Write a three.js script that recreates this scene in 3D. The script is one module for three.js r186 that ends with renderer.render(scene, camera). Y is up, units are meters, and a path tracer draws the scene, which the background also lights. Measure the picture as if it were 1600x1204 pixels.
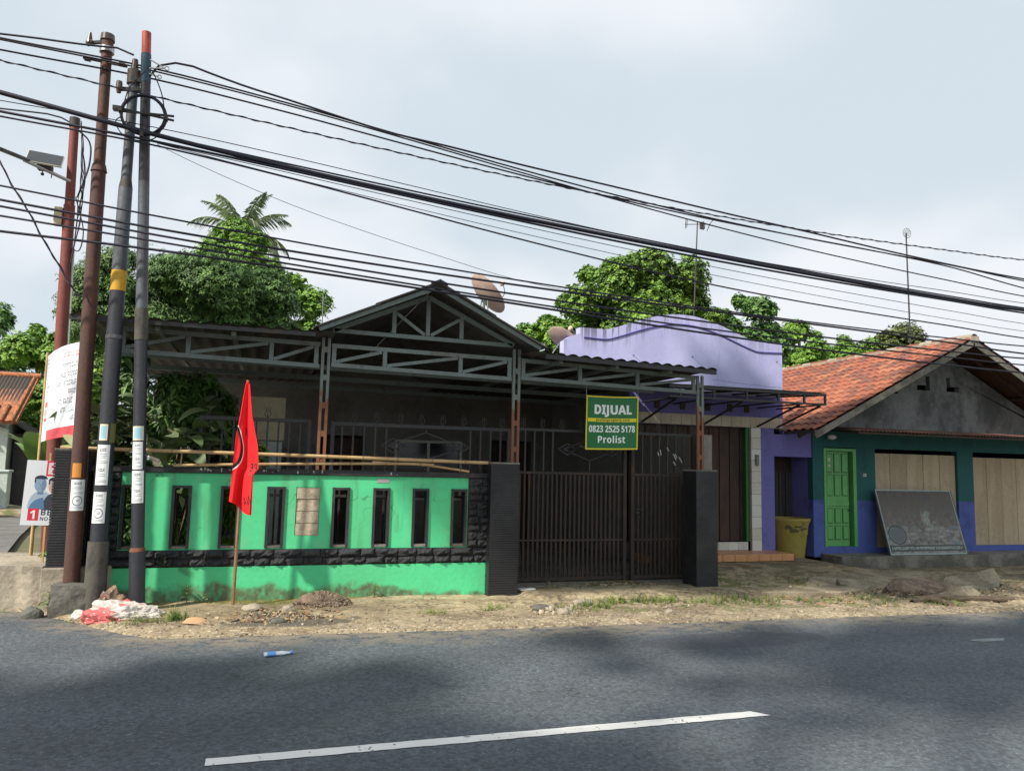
import * as THREE from 'three';
import { mergeGeometries } from 'three/addons/utils/BufferGeometryUtils.js';
import { RoundedBoxGeometry } from 'three/addons/geometries/RoundedBoxGeometry.js';

// ---------------------------------------------------------------- camera, sky, sun, exposure
const scene = new THREE.Scene();
const rad = Math.PI / 180;
const camera = new THREE.PerspectiveCamera(53.27, 1024 / 770, 0.05, 900);
camera.position.set(0, 1.6, 0);
camera.rotation.set(6.06 * rad, -17.72 * rad, 1.29 * rad, 'YXZ');
const renderer = new THREE.WebGLRenderer({ antialias: true });
renderer.setSize(1024, 770);
renderer.toneMapping = THREE.LinearToneMapping;
renderer.toneMappingExposure = 1.5;
renderer.shadowMap.enabled = true;
const SUN_EL = 44 * rad, SUN_AZ = 62 * rad;               // azimuth measured to the left of the street wall's normal
const sunDir = new THREE.Vector3(-Math.sin(SUN_AZ) * Math.cos(SUN_EL), Math.sin(SUN_EL), Math.cos(SUN_AZ) * Math.cos(SUN_EL));
const sun = new THREE.DirectionalLight(0xfff5e6, 4.3);
sun.target.position.set(3, 0, -9);
sun.position.copy(sun.target.position).addScaledVector(sunDir, 60);
sun.castShadow = true;
sun.shadow.radius = 3;
sun.shadow.mapSize.set(4096, 4096);
Object.assign(sun.shadow.camera, { left: -25, right: 25, top: 25, bottom: -25, near: 1, far: 140 });
scene.add(sun, sun.target);

// ---------------------------------------------------------------- noise
function rng(seed) { let s = seed | 0; return () => { s = (s + 0x6d2b79f5) | 0; let t = Math.imul(s ^ (s >>> 15), 1 | s); t = (t + Math.imul(t ^ (t >>> 7), 61 | t)) ^ t; return ((t ^ (t >>> 14)) >>> 0) / 4294967296; }; }
const hash = (x, y, z = 0) => { let h = Math.imul(x, 374761393) ^ Math.imul(y, 668265263) ^ Math.imul(z, 1442695041); h = Math.imul(h ^ (h >>> 13), 1274126177); return ((h ^ (h >>> 16)) >>> 0) / 4294967296; };
const sm = (t) => t * t * (3 - 2 * t), mix = (a, b, t) => a + (b - a) * t, clamp = (x, a = 0, b = 1) => Math.min(b, Math.max(a, x));
const step = (a, b, x) => sm(clamp((x - a) / (b - a)));
function n2(x, y, px = 0, py = 0, k = 0) {                // value noise; px, py > 0 make it tile
  let i = Math.floor(x), j = Math.floor(y); const fx = sm(x - i), fy = sm(y - j);
  let i1 = i + 1, j1 = j + 1;
  if (px) { i = ((i % px) + px) % px; i1 = ((i1 % px) + px) % px; }
  if (py) { j = ((j % py) + py) % py; j1 = ((j1 % py) + py) % py; }
  return mix(mix(hash(i, j, k), hash(i1, j, k), fx), mix(hash(i, j1, k), hash(i1, j1, k), fx), fy);
}
function fb(u, v, bx, by, oct = 4, k = 0) { let s = 0, a = 0.5, t = 0; for (let o = 0; o < oct; o++) { s += a * n2(u * bx, v * by, bx, by, k + o); t += a; a *= 0.5; bx *= 2; by *= 2; } return s / t; }
function f2(x, y, oct = 4, k = 0) { let s = 0, a = 0.5, t = 0; for (let o = 0; o < oct; o++) { s += a * n2(x, y, 0, 0, k + o); t += a; a *= 0.5; x *= 2.03; y *= 2.03; } return s / t; }
function n3(x, y, z, k = 0) {
  const i = Math.floor(x), j = Math.floor(y), l = Math.floor(z), fx = sm(x - i), fy = sm(y - j), fz = sm(z - l);
  const h = (a, b, c) => hash(a + 57 * k, b, c);
  return mix(mix(mix(h(i, j, l), h(i + 1, j, l), fx), mix(h(i, j + 1, l), h(i + 1, j + 1, l), fx), fy), mix(mix(h(i, j, l + 1), h(i + 1, j, l + 1), fx), mix(h(i, j + 1, l + 1), h(i + 1, j + 1, l + 1), fx), fy), fz);
}
function f3(x, y, z, oct = 4, k = 0) { let s = 0, a = 0.5, t = 0; for (let o = 0; o < oct; o++) { s += a * n3(x, y, z, k + o); t += a; a *= 0.5; x *= 2.02; y *= 2.02; z *= 2.02; } return s / t; }

// ---------------------------------------------------------------- the sky: thin bright cloud with blue-grey gaps
{
  const W = 1024, H = 512, data = new Float32Array(W * H * 4);
  for (let j = 0; j < H; j++) for (let i = 0; i < W; i++) {
    const phi = ((i + 0.5) / W - 0.5) * 2 * Math.PI, th = ((j + 0.5) / H - 0.5) * Math.PI;
    const x = Math.cos(phi) * Math.cos(th), z = Math.sin(phi) * Math.cos(th), y = Math.sin(th);
    const q = 1 / (Math.max(y, 0) + 0.32), a = f3(x * q * 0.9 + 3.1, 7.7, z * q * 0.9 + 1.7, 5), b = f3(x * q * 2.3, 2.2 + y, z * q * 2.3, 5, 9);
    let c = step(0.37, 0.59, a * 0.5 + b * 0.5);
    let r = mix(0.44, 0.6, c), g = mix(0.5, 0.62, c), bl = mix(0.552, 0.652, c);
    const hz = Math.exp(-Math.max(y, 0) * 7);
    r = mix(r, 0.54, hz * 0.5); g = mix(g, 0.585, hz * 0.5); bl = mix(bl, 0.62, hz * 0.5);
    if (y < 0) { const t = clamp(-y * 12); r = mix(r, 0.12, t); g = mix(g, 0.13, t); bl = mix(bl, 0.1, t); }
    data.set([r, g, bl, 1], (j * W + i) * 4);
  }
  const sky = new THREE.DataTexture(data, W, H, THREE.RGBAFormat, THREE.FloatType);
  sky.mapping = THREE.EquirectangularReflectionMapping; sky.magFilter = sky.minFilter = THREE.LinearFilter; sky.wrapS = THREE.RepeatWrapping; sky.needsUpdate = true;
  scene.background = sky; scene.environment = sky;
}

// ---------------------------------------------------------------- textures and materials
const enc = (c) => Math.round(255 * (c <= 0.0031308 ? 12.92 * clamp(c) : 1.055 * Math.pow(clamp(c), 1 / 2.4) - 0.055));
function tex(w, h, mw, mh, fn, bump = false) {            // fn(u, v) gives linear colour [r, g, b], or a height for bump
  const d = new Uint8Array(w * h * 4);
  for (let j = 0; j < h; j++) for (let i = 0; i < w; i++) {
    const o = (j * w + i) * 4, c = fn((i + 0.5) / w, (j + 0.5) / h);
    if (bump) { d[o] = d[o + 1] = d[o + 2] = Math.round(255 * clamp(c)); } else { d[o] = enc(c[0]); d[o + 1] = enc(c[1]); d[o + 2] = enc(c[2]); }
    d[o + 3] = 255;
  }
  const t = new THREE.DataTexture(d, w, h); t.wrapS = t.wrapT = THREE.RepeatWrapping; t.magFilter = THREE.LinearFilter; t.minFilter = THREE.LinearMipmapLinearFilter; t.generateMipmaps = true;
  if (!bump) t.colorSpace = THREE.SRGBColorSpace;
  t.repeat.set(1 / mw, 1 / mh); t.needsUpdate = true; return t;
}
function sheet(w, h, draw) {                              // a canvas print, uv 0..1
  const c = document.createElement('canvas'); c.width = w; c.height = h; const g = c.getContext('2d'); draw(g, w, h);
  const t = new THREE.CanvasTexture(c); t.colorSpace = THREE.SRGBColorSpace; return t;
}
const lin = (r, g, b) => new THREE.Color().setRGB(r, g, b);
const mul = (c, k) => [c[0] * k, c[1] * k, c[2] * k], lerp3 = (a, b, t) => [mix(a[0], b[0], t), mix(a[1], b[1], t), mix(a[2], b[2], t)];
const std = (o) => new THREE.MeshStandardMaterial({ roughness: 0.85, ...o });
const fineBump = tex(256, 256, 0.5, 0.5, (u, v) => fb(u, v, 16, 16, 4, 3), true);
const roughBump = tex(256, 256, 1.2, 1.2, (u, v) => fb(u, v, 8, 8, 5, 21), true);
// a surface of one matter: base colour, blotches of a second colour, fine grain
function matter(base, second, { amount = 0.5, size = 1.6, cells = 4, grain = 0.16, streak = 1, rough = 0.85, metal = 0, bump = 0.002, k = 1, px = 256 } = {}) {
  const map = tex(px, px, size, size, (u, v) => {
    const b = step(1 - amount - 0.16, 1 - amount + 0.16, fb(u, v, cells * streak, cells, 5, k) * 0.8 + fb(u, v, 32, 32, 2, k + 11) * 0.2);
    return mul(lerp3(base, second, b), 1 - grain + 2 * grain * fb(u, v, 64, 64, 2, k + 5));
  });
  return std({ map, bumpMap: bump ? fineBump : null, bumpScale: bump, roughness: rough, metalness: metal });
}
const MAT = {
  blackPaint: matter([0.022, 0.023, 0.026], [0.05, 0.05, 0.052], { amount: 0.38, cells: 8, rough: 0.6, k: 2 }),
  ledgeStone: matter([0.02, 0.022, 0.027], [0.055, 0.058, 0.066], { amount: 0.4, cells: 12, size: 0.8, bump: 0.006, rough: 0.7, k: 31 }),
  ledgeStonePale: matter([0.035, 0.037, 0.042], [0.075, 0.076, 0.08], { amount: 0.45, cells: 12, size: 0.8, bump: 0.006, rough: 0.7, k: 37 }),
  ribTile: matter([0.017, 0.018, 0.021], [0.034, 0.034, 0.038], { amount: 0.4, cells: 6, rough: 0.5, bump: 0.001, k: 41 }),
  steelGrey: matter([0.16, 0.2, 0.2], [0.11, 0.1, 0.085], { amount: 0.3, cells: 8, rough: 0.6, k: 51 }),
  steelDark: matter([0.035, 0.037, 0.04], [0.07, 0.05, 0.035], { amount: 0.3, cells: 8, rough: 0.65, k: 52 }),
  gateBrown: matter([0.03, 0.024, 0.019], [0.06, 0.032, 0.02], { amount: 0.36, cells: 8, rough: 0.75, k: 53 }),
  roofSheet: matter([0.13, 0.13, 0.135], [0.08, 0.07, 0.06], { amount: 0.4, cells: 4, rough: 0.6, k: 54 }),
  roofSheetDark: matter([0.075, 0.07, 0.066], [0.04, 0.035, 0.03], { amount: 0.4, cells: 4, rough: 0.7, k: 55 }),
  concrete: matter([0.36, 0.32, 0.25], [0.24, 0.21, 0.16], { amount: 0.45, cells: 4, size: 2.2, bump: 0.006, grain: 0.2, k: 61, px: 512 }),
  concreteDark: matter([0.2, 0.19, 0.165], [0.1, 0.1, 0.085], { amount: 0.5, cells: 6, size: 2, bump: 0.006, grain: 0.22, k: 62, px: 512 }),
  slab: matter([0.25, 0.215, 0.15], [0.15, 0.125, 0.085], { amount: 0.5, cells: 6, size: 1.2, bump: 0.01, grain: 0.28, k: 66, px: 512 }),
  lightBlock: matter([0.5, 0.43, 0.32], [0.36, 0.3, 0.22], { amount: 0.4, cells: 10, size: 0.6, bump: 0.006, grain: 0.24, k: 63 }),
  bamboo: matter([0.5, 0.36, 0.18], [0.36, 0.22, 0.1], { amount: 0.4, cells: 4, size: 0.5, rough: 0.5, k: 64 }),
  brownStick: matter([0.26, 0.16, 0.08], [0.17, 0.1, 0.05], { amount: 0.4, cells: 4, size: 0.5, rough: 0.6, k: 67 }),
  bambooNode: matter([0.24, 0.15, 0.07], [0.36, 0.24, 0.12], { amount: 0.4, size: 0.4, rough: 0.6, k: 65 }),
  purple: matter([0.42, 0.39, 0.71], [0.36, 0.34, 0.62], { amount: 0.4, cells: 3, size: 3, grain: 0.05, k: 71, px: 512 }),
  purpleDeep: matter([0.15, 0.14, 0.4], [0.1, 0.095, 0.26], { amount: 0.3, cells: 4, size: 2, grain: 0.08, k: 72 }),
  purpleLine: matter([0.1, 0.09, 0.28], [0.2, 0.18, 0.45], { amount: 0.3, cells: 8, size: 1, k: 73 }),
  whiteTile: std({ color: lin(0.6, 0.6, 0.55), roughness: 0.25 }),
  whiteTileWorn: matter([0.52, 0.51, 0.45], [0.38, 0.37, 0.31], { amount: 0.35, size: 0.6, rough: 0.35, bump: 0, k: 74 }),
  creamTile: matter([0.48, 0.42, 0.32], [0.36, 0.31, 0.23], { amount: 0.4, size: 0.7, rough: 0.4, bump: 0, k: 75 }),
  orangeTile: matter([0.52, 0.26, 0.12], [0.4, 0.2, 0.1], { amount: 0.4, size: 0.7, rough: 0.4, bump: 0, k: 76 }),
  brownWood: matter([0.06, 0.03, 0.02], [0.035, 0.02, 0.014], { amount: 0.45, streak: 6, cells: 3, size: 1.2, rough: 0.7, k: 77 }),
  teal: matter([0.014, 0.1, 0.1], [0.012, 0.075, 0.082], { amount: 0.35, cells: 6, size: 1.5, grain: 0.1, k: 78 }),
  blue: matter([0.07, 0.11, 0.36], [0.05, 0.075, 0.23], { amount: 0.35, cells: 6, size: 1.5, grain: 0.1, k: 79 }),
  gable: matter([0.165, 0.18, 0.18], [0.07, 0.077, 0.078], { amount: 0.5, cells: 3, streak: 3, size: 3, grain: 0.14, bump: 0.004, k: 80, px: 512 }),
  doorGreen: matter([0.1, 0.36, 0.1], [0.08, 0.3, 0.08], { amount: 0.35, cells: 5, rough: 0.45, grain: 0.06, bump: 0.001, k: 81 }),
  doorGreenEdge: matter([0.04, 0.15, 0.04], [0.03, 0.11, 0.03], { amount: 0.35, rough: 0.5, grain: 0.06, bump: 0.001, k: 82 }),
  plank: matter([0.46, 0.38, 0.26], [0.39, 0.315, 0.21], { amount: 0.45, streak: 8, cells: 2, size: 1.6, grain: 0.12, rough: 0.75, k: 83 }),
  plankB: matter([0.42, 0.34, 0.23], [0.35, 0.28, 0.185], { amount: 0.5, streak: 8, cells: 2, size: 1.6, grain: 0.12, rough: 0.75, k: 84 }),
  rust: matter([0.14, 0.055, 0.03], [0.22, 0.08, 0.035], { amount: 0.35, cells: 10, size: 0.9, streak: 1, rough: 0.8, k: 85 }),
  poleBrown: matter([0.075, 0.036, 0.03], [0.15, 0.055, 0.03], { amount: 0.32, cells: 3, streak: 4, size: 1.1, rough: 0.75, k: 86 }),
  poleRed: matter([0.2, 0.05, 0.04], [0.13, 0.045, 0.035], { amount: 0.4, cells: 3, streak: 3, size: 1.3, rough: 0.7, k: 87 }),
  poleBlack: matter([0.03, 0.033, 0.042], [0.07, 0.072, 0.085], { amount: 0.32, cells: 3, streak: 5, size: 1.2, rough: 0.45, k: 88 }),
  poleGrey: matter([0.1, 0.115, 0.135], [0.055, 0.055, 0.06], { amount: 0.4, cells: 3, streak: 5, size: 1.2, rough: 0.5, k: 89 }),
  poleMud: matter([0.085, 0.08, 0.068], [0.045, 0.045, 0.045], { amount: 0.45, cells: 5, streak: 2, size: 0.9, rough: 0.85, k: 90 }),
  yellow: matter([0.6, 0.34, 0.02], [0.45, 0.25, 0.03], { amount: 0.35, size: 0.6, rough: 0.6, k: 91 }),
  redCap: matter([0.42, 0.08, 0.05], [0.3, 0.06, 0.04], { amount: 0.4, size: 0.5, rough: 0.6, k: 92 }),
  blueBand: matter([0.03, 0.075, 0.12], [0.05, 0.08, 0.14], { amount: 0.4, size: 0.5, rough: 0.6, k: 93 }),
  cable: std({ color: lin(0.012, 0.013, 0.03), roughness: 0.55 }),
  metal: std({ color: lin(0.45, 0.46, 0.47), roughness: 0.4, metalness: 0.8 }),
  ceramic: std({ color: lin(0.08, 0.06, 0.05), roughness: 0.3 }),
  dishPink: matter([0.55, 0.42, 0.36], [0.42, 0.3, 0.25], { amount: 0.35, cells: 4, size: 0.6, rough: 0.6, bump: 0, k: 94 }),
  cream: matter([0.55, 0.49, 0.33], [0.42, 0.37, 0.25], { amount: 0.35, cells: 5, k: 95 }),
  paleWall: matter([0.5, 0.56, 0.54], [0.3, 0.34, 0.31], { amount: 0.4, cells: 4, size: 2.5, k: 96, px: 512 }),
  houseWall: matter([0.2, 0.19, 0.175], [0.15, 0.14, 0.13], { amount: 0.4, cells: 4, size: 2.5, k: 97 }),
  bark: matter([0.13, 0.095, 0.065], [0.07, 0.055, 0.04], { amount: 0.5, cells: 10, size: 1, bump: 0.012, k: 98 }),
  dirt: matter([0.2, 0.15, 0.105], [0.12, 0.09, 0.065], { amount: 0.5, cells: 12, size: 0.8, bump: 0.012, grain: 0.3, k: 99 }),
  glassDark: std({ color: lin(0.02, 0.022, 0.025), roughness: 0.1 }),
  darkHole: std({ color: lin(0.012, 0.012, 0.012), roughness: 0.95 }),
  tubYellow: matter([0.3, 0.25, 0.05], [0.2, 0.165, 0.05], { amount: 0.4, cells: 5, size: 0.8, rough: 0.5, k: 100 }),
  tubBlack: matter([0.05, 0.045, 0.02], [0.1, 0.085, 0.03], { amount: 0.5, size: 0.4, rough: 0.7, k: 101 }),
};

// ---------------------------------------------------------------- geometry helpers
const _v = (p) => (p.isVector3 ? p : new THREE.Vector3(p[0], p[1], p[2]));
function uvm(g) {                                         // uv in metres from position, by the dominant axis of the normal
  if (g.index) g = g.toNonIndexed();
  const p = g.attributes.position, n = g.attributes.normal, uv = new Float32Array(p.count * 2);
  for (let i = 0; i < p.count; i++) {
    const ax = Math.abs(n.getX(i)), ay = Math.abs(n.getY(i)), az = Math.abs(n.getZ(i));
    const x = p.getX(i), y = p.getY(i), z = p.getZ(i);
    if (ay > ax && ay > az) { uv[2 * i] = x; uv[2 * i + 1] = z; } else if (ax > az) { uv[2 * i] = z; uv[2 * i + 1] = y; } else { uv[2 * i] = x; uv[2 * i + 1] = y; }
  }
  g.setAttribute('uv', new THREE.BufferAttribute(uv, 2));
  for (const k of Object.keys(g.attributes)) if (!['position', 'normal', 'uv'].includes(k)) g.deleteAttribute(k);
  return g;
}
const box = (x0, x1, y0, y1, z0, z1) => uvm(new THREE.BoxGeometry(x1 - x0, y1 - y0, Math.abs(z1 - z0)).translate((x0 + x1) / 2, (y0 + y1) / 2, (z0 + z1) / 2));
const rbox = (x0, x1, y0, y1, z0, z1, r = 0.008) => uvm(new RoundedBoxGeometry(x1 - x0, y1 - y0, Math.abs(z1 - z0), 1, r).translate((x0 + x1) / 2, (y0 + y1) / 2, (z0 + z1) / 2));
function bar(a, b, w, d = w) {                            // square bar between two points, depth d along z where it can
  a = _v(a); b = _v(b); const dir = b.clone().sub(a), L = dir.length(); dir.normalize();
  let side = new THREE.Vector3(0, 0, 1); if (Math.abs(dir.z) > 0.9) side.set(0, 1, 0);
  const xx = new THREE.Vector3().crossVectors(dir, side).normalize(), zz = new THREE.Vector3().crossVectors(xx, dir).normalize();
  const g = new THREE.BoxGeometry(w, L, d); g.applyMatrix4(new THREE.Matrix4().makeBasis(xx, dir, zz).setPosition(a.clone().add(b).multiplyScalar(0.5)));
  return uvm(g);
}
function rod(a, b, r0, r1 = r0, seg = 10) {               // round rod, uv in metres round and along
  a = _v(a); b = _v(b); const dir = b.clone().sub(a), L = dir.length();
  const g = new THREE.CylinderGeometry(r1, r0, L, seg, 1); const uv = g.attributes.uv;
  for (let i = 0; i < uv.count; i++) uv.setXY(i, uv.getX(i) * 6.28 * Math.max(r0, r1), uv.getY(i) * L + a.y);
  g.applyQuaternion(new THREE.Quaternion().setFromUnitVectors(new THREE.Vector3(0, 1, 0), dir.normalize())).translate((a.x + b.x) / 2, (a.y + b.y) / 2, (a.z + b.z) / 2);
  return g.toNonIndexed();
}
const tube = (pts, r, seg = 24, rs = 6, closed = false) => new THREE.TubeGeometry(new THREE.CatmullRomCurve3(pts.map(_v), closed), seg, r, rs, closed).toNonIndexed();
const ball = (x, y, z, r, sx = 1, sy = 1, sz = 1) => new THREE.SphereGeometry(r, 12, 8).scale(sx, sy, sz).translate(x, y, z).toNonIndexed();
function plate(shape, depth, z, holes = []) {             // outline in x, y, its front face at z
  const s = new THREE.Shape(shape.map(([x, y]) => new THREE.Vector2(x, y)));
  for (const h of holes) s.holes.push(new THREE.Path(h.map(([x, y]) => new THREE.Vector2(x, y))));
  return uvm(new THREE.ExtrudeGeometry(s, { depth, bevelEnabled: false }).translate(0, 0, z - depth));
}
const rect = (x0, x1, y0, y1) => [[x0, y0], [x1, y0], [x1, y1], [x0, y1]];
function corrugated(x0, x1, z0, z1, yf, pitch, amp, thick = 0.004) {  // ridged sheet; ridges run along z, yf(x, z) is its height
  const nx = Math.round((x1 - x0) / pitch) * 6, nz = 3, prof = [0, 0, 0.7, 1, 1, 0.7], g = new THREE.PlaneGeometry(1, 1, nx, nz), p = g.attributes.position, uv = g.attributes.uv;
  for (let i = 0; i < p.count; i++) {
    const a = p.getX(i) + 0.5, b = p.getY(i) + 0.5, x = mix(x0, x1, a), z = mix(z0, z1, b);
    p.setXYZ(i, x, yf(x, z) + amp * prof[Math.round(a * nx) % 6], z); uv.setXY(i, x, z);
  }
  g.computeVertexNormals(); const top = g.toNonIndexed(), bot = top.clone().translate(0, -thick, 0);
  return mergeGeometries([top, bot]);
}
// ---------------------------------------------------------------- object helpers
const taken = new Map();
function numbered(name) { const n = taken.get(name) || 0; taken.set(name, n + 1); return n ? name + '_' + String(n).padStart(3, '0') : name; }
function shadows(o) { o.castShadow = o.receiveShadow = true; return o; }
function mesh(name, geo, material, parent = scene) {
  if (Array.isArray(geo)) geo = geo.length > 1 ? mergeGeometries(geo.map((g) => (g.index ? g.toNonIndexed() : g))) : geo[0];
  const m = shadows(new THREE.Mesh(geo, material)); m.name = parent === scene ? numbered(name) : name; parent.add(m); return m;
}
function tag(o, label, category, group) { o.userData.label = label; o.userData.category = category; if (group) o.userData.group = group; return o; }
function thing(name, label, category, pos = [0, 0, 0], group) { const g = new THREE.Group(); g.name = numbered(name); g.position.set(...pos); scene.add(g); return tag(g, label, category, group); }
function struct(name, geo, material, label) { const m = mesh(name, geo, material); m.userData.kind = 'structure'; if (label) m.userData.label = label; return m; }
const stuff = (m) => { m.userData.kind = 'stuff'; return m; };
function scatter(name, geo, material, items, parent = scene) { // items: [matrix, colour]
  const im = shadows(new THREE.InstancedMesh(geo, material, items.length)); im.name = parent === scene ? numbered(name) : name;
  items.forEach(([m, c], i) => { im.setMatrixAt(i, m); if (c) im.setColorAt(i, c); });
  im.userData.kind = 'stuff'; parent.add(im); return im;
}
// a flat printed sheet with a little thickness, its front at z, centred on x, y
function printed(name, w, h, x, y, z, cw, ch, draw, parent = scene, back = 0xb9b9b4, thick = 0.004, rough = 0.6) {
  const t = sheet(cw, ch, draw), b = std({ color: back, roughness: rough });
  const g = new THREE.BoxGeometry(w, h, thick), m = shadows(new THREE.Mesh(g, [b, b, b, b, std({ map: t, roughness: rough }), b]));
  m.name = parent === scene ? numbered(name) : name; m.position.set(x, y, z - thick / 2); parent.add(m); return m;
}

// ================================================================ the setting: ground, road, verge
struct('ground', uvm(new THREE.PlaneGeometry(700, 700, 1, 1).rotateX(-Math.PI / 2).translate(0, -0.09, 0)), matter([0.1, 0.105, 0.05], [0.16, 0.13, 0.08], { amount: 0.5, size: 9, cells: 4, grain: 0.2, k: 7, px: 512 }));
const EDGE = [[-3.6, -10.4], [-2.5, -9.42], [-2.0, -8.98], [-1.6, -8.5], [-1.2, -8.0], [-0.84, -7.68], [0.5, -7.58], [1.8, -7.5], [3.83, -7.4], [8.87, -7.17], [40, -5.9]];
function edgeZ(x) { if (x <= EDGE[0][0]) return -12; for (let i = 1; i < EDGE.length; i++) if (x < EDGE[i][0]) return mix(EDGE[i - 1][1], EDGE[i][1], (x - EDGE[i - 1][0]) / (EDGE[i][0] - EDGE[i - 1][0])); return EDGE[EDGE.length - 1][1]; }
{ // asphalt: aggregate speckle, wear, cracks, sand blown in from the verge
  const X0 = -4, Z0 = -10, WX = 16, WZ = 8;
  const map = tex(2048, 1024, WX, WZ, (u, v) => {
    const x = X0 + u * WX, z = Z0 + v * WZ;
    let k = 0.078 + 0.006 * Math.cos((z + 5.7) * 5.2 + 0.8 * Math.sin(x * 0.5)) + 0.034 * (fb(u, v, 8, 4, 5, 101) - 0.5) + 0.012 * (fb(u, v, 40, 6, 3, 107) - 0.5);
    const sp = hash(Math.floor(u * 2048), Math.floor(v * 1024), 5), sp2 = n2(u * 900, v * 450, 900, 450, 8);
    k *= 0.6 + 0.85 * sp2; if (sp > 0.988) k += 0.07 + 0.16 * hash(Math.floor(u * 2048), Math.floor(v * 1024), 6);
    if (n2(u * 420, v * 210, 420, 210, 13) > 0.965) k += 0.045;
    let c = [k * 0.84, k * 1.0, k * 1.17];
    const d = edgeZ(x) - z;                               // metres into the verge
    const sand = step(-0.75, 0.12, d + 0.7 * (f2(x * 1.7, z * 3, 4, 3) - 0.5)) * step(0.32, 0.62, f2(x * 9, z * 14, 4, 9) * 0.8 + 0.2 * sp2 + 0.12 * clamp(d + 0.5));
    c = lerp3(c, [0.22, 0.19, 0.145], sand * 0.8);
    const cr = Math.abs(f2(x * 0.55, z * 1.6, 3, 77) - 0.5); if (cr < 0.0016 && f2(x * 0.9, z * 1.3, 2, 5) > 0.62) c = mul(c, 0.7);
    const patch = Math.hypot((x - 4.35) / 1.0, (z + 6.55) / 0.3) + 0.35 * (f2(x * 3, z * 5, 3, 55) - 0.5); if (patch < 1) c = lerp3(c, mul([0.05, 0.058, 0.074], 0.8 + 0.4 * sp2), 0.75);
    return c;
  });
  map.offset.set(-X0 / WX, -Z0 / WZ);
  const bump = tex(512, 512, 1, 1, (u, v) => fb(u, v, 64, 64, 3, 15) * 0.6 + 0.4 * fb(u, v, 128, 128, 1, 19), true);
  const asphalt = std({ map, bumpMap: bump, bumpScale: 0.006, roughness: 0.78 });
  const g = new THREE.PlaneGeometry(300, 8.6, 150, 4).rotateX(-Math.PI / 2).translate(20, 0, -5.7), uv = g.attributes.uv, p = g.attributes.position;
  for (let i = 0; i < p.count; i++) uv.setXY(i, p.getX(i), p.getZ(i));
  struct('road', g, asphalt, 'dark grey asphalt road with speckled aggregate');
  // side street climbing away on the left
  const s = new THREE.Shape([[-2.6, 9.9], [-3.4, 12], [-4.6, 18], [-6.2, 27], [-9, 44], [-15, 44], [-13, 27], [-10.5, 18], [-9.5, 12], [-9, 9.9]].map(([x, z]) => new THREE.Vector2(x, z)));
  const sg = new THREE.ShapeGeometry(s).rotateX(-Math.PI / 2), su = sg.attributes.uv; for (let i = 0; i < su.count; i++) su.setXY(i, sg.attributes.position.getX(i), sg.attributes.position.getZ(i));
  sg.translate(0, -0.005, 0);
  const sm2 = matter([0.15, 0.15, 0.145], [0.11, 0.11, 0.105], { amount: 0.45, cells: 8, size: 4, grain: 0.16, k: 17, px: 512 });
  struct('side_street', sg, sm2, 'grey side street leading away at the left');
}
{ // painted dash: worn edges, slightly irregular outline
  const top = [], bot = []; const r = rng(5);
  for (let i = 0; i <= 60; i++) { const x = -0.21 + 3.5 * i / 60; top.push([x + (i === 60 ? -0.08 : 0), 4.61 + (r() - 0.5) * 0.006]); bot.push([x, 4.505 + (r() - 0.5) * 0.008]); }
  const s = new THREE.Shape([...bot, ...top.reverse()].map(([x, z]) => new THREE.Vector2(x, z)));
  const g = uvm(new THREE.ShapeGeometry(s).rotateX(-Math.PI / 2).translate(0, 0.004, 0));
  const map = tex(512, 256, 2, 1, (u, v) => { const w = fb(u, v, 60, 30, 3, 2); const k = 0.74 * (0.92 + 0.12 * fb(u, v, 8, 4, 3, 4)); return w > 0.78 ? [0.2, 0.2, 0.2] : [k, k, k * 0.98]; });
  struct('road_marking', g, std({ map, bumpMap: fineBump, bumpScale: 0.003, roughness: 0.7 }), 'white painted centre dash on the asphalt');
}
// verge of soil, cracked concrete apron, moss and gravel; it dips under the asphalt along a ragged edge
function vergeY(x, z) {
  const d = edgeZ(x) - z;
  let y = clamp(d * 0.16, -0.06, 0.035) + 0.02 * (f2(x * 5, z * 5, 4, 33) - 0.5) * clamp(d * 4 + 0.9) + 0.05 * (f2(x * 1.1, z * 1.4, 3, 35) - 0.5) * clamp(d * 2);
  const back = step(-9.6, -11.3, z) * step(5.9, 6.6, x) * (1 - step(9.2, 10.4, x)); y += 0.07 * back;
  y += 0.035 * step(-8.75, -8.85, z) * step(3.1, 3.2, x) * (1 - step(6.9, 7.3, x));            // slab lip before the gate
  if (x > 6.2) y += (0.1 * (f2(x * 2.2, z * 3.1, 4, 44) - 0.47) + 0.05 * (f2(x * 7, z * 9, 3, 46) - 0.5)) * clamp(d * 2) * step(6.2, 7.4, x) * step(-11.4, -10.6, z);
  y -= 0.085 * step(9.2, 9.9, x) * step(-9.6, -10.9, z);
  if (d < 0.02) y = Math.min(y, -0.008 + d * 0.1);
  return y;
}
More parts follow.
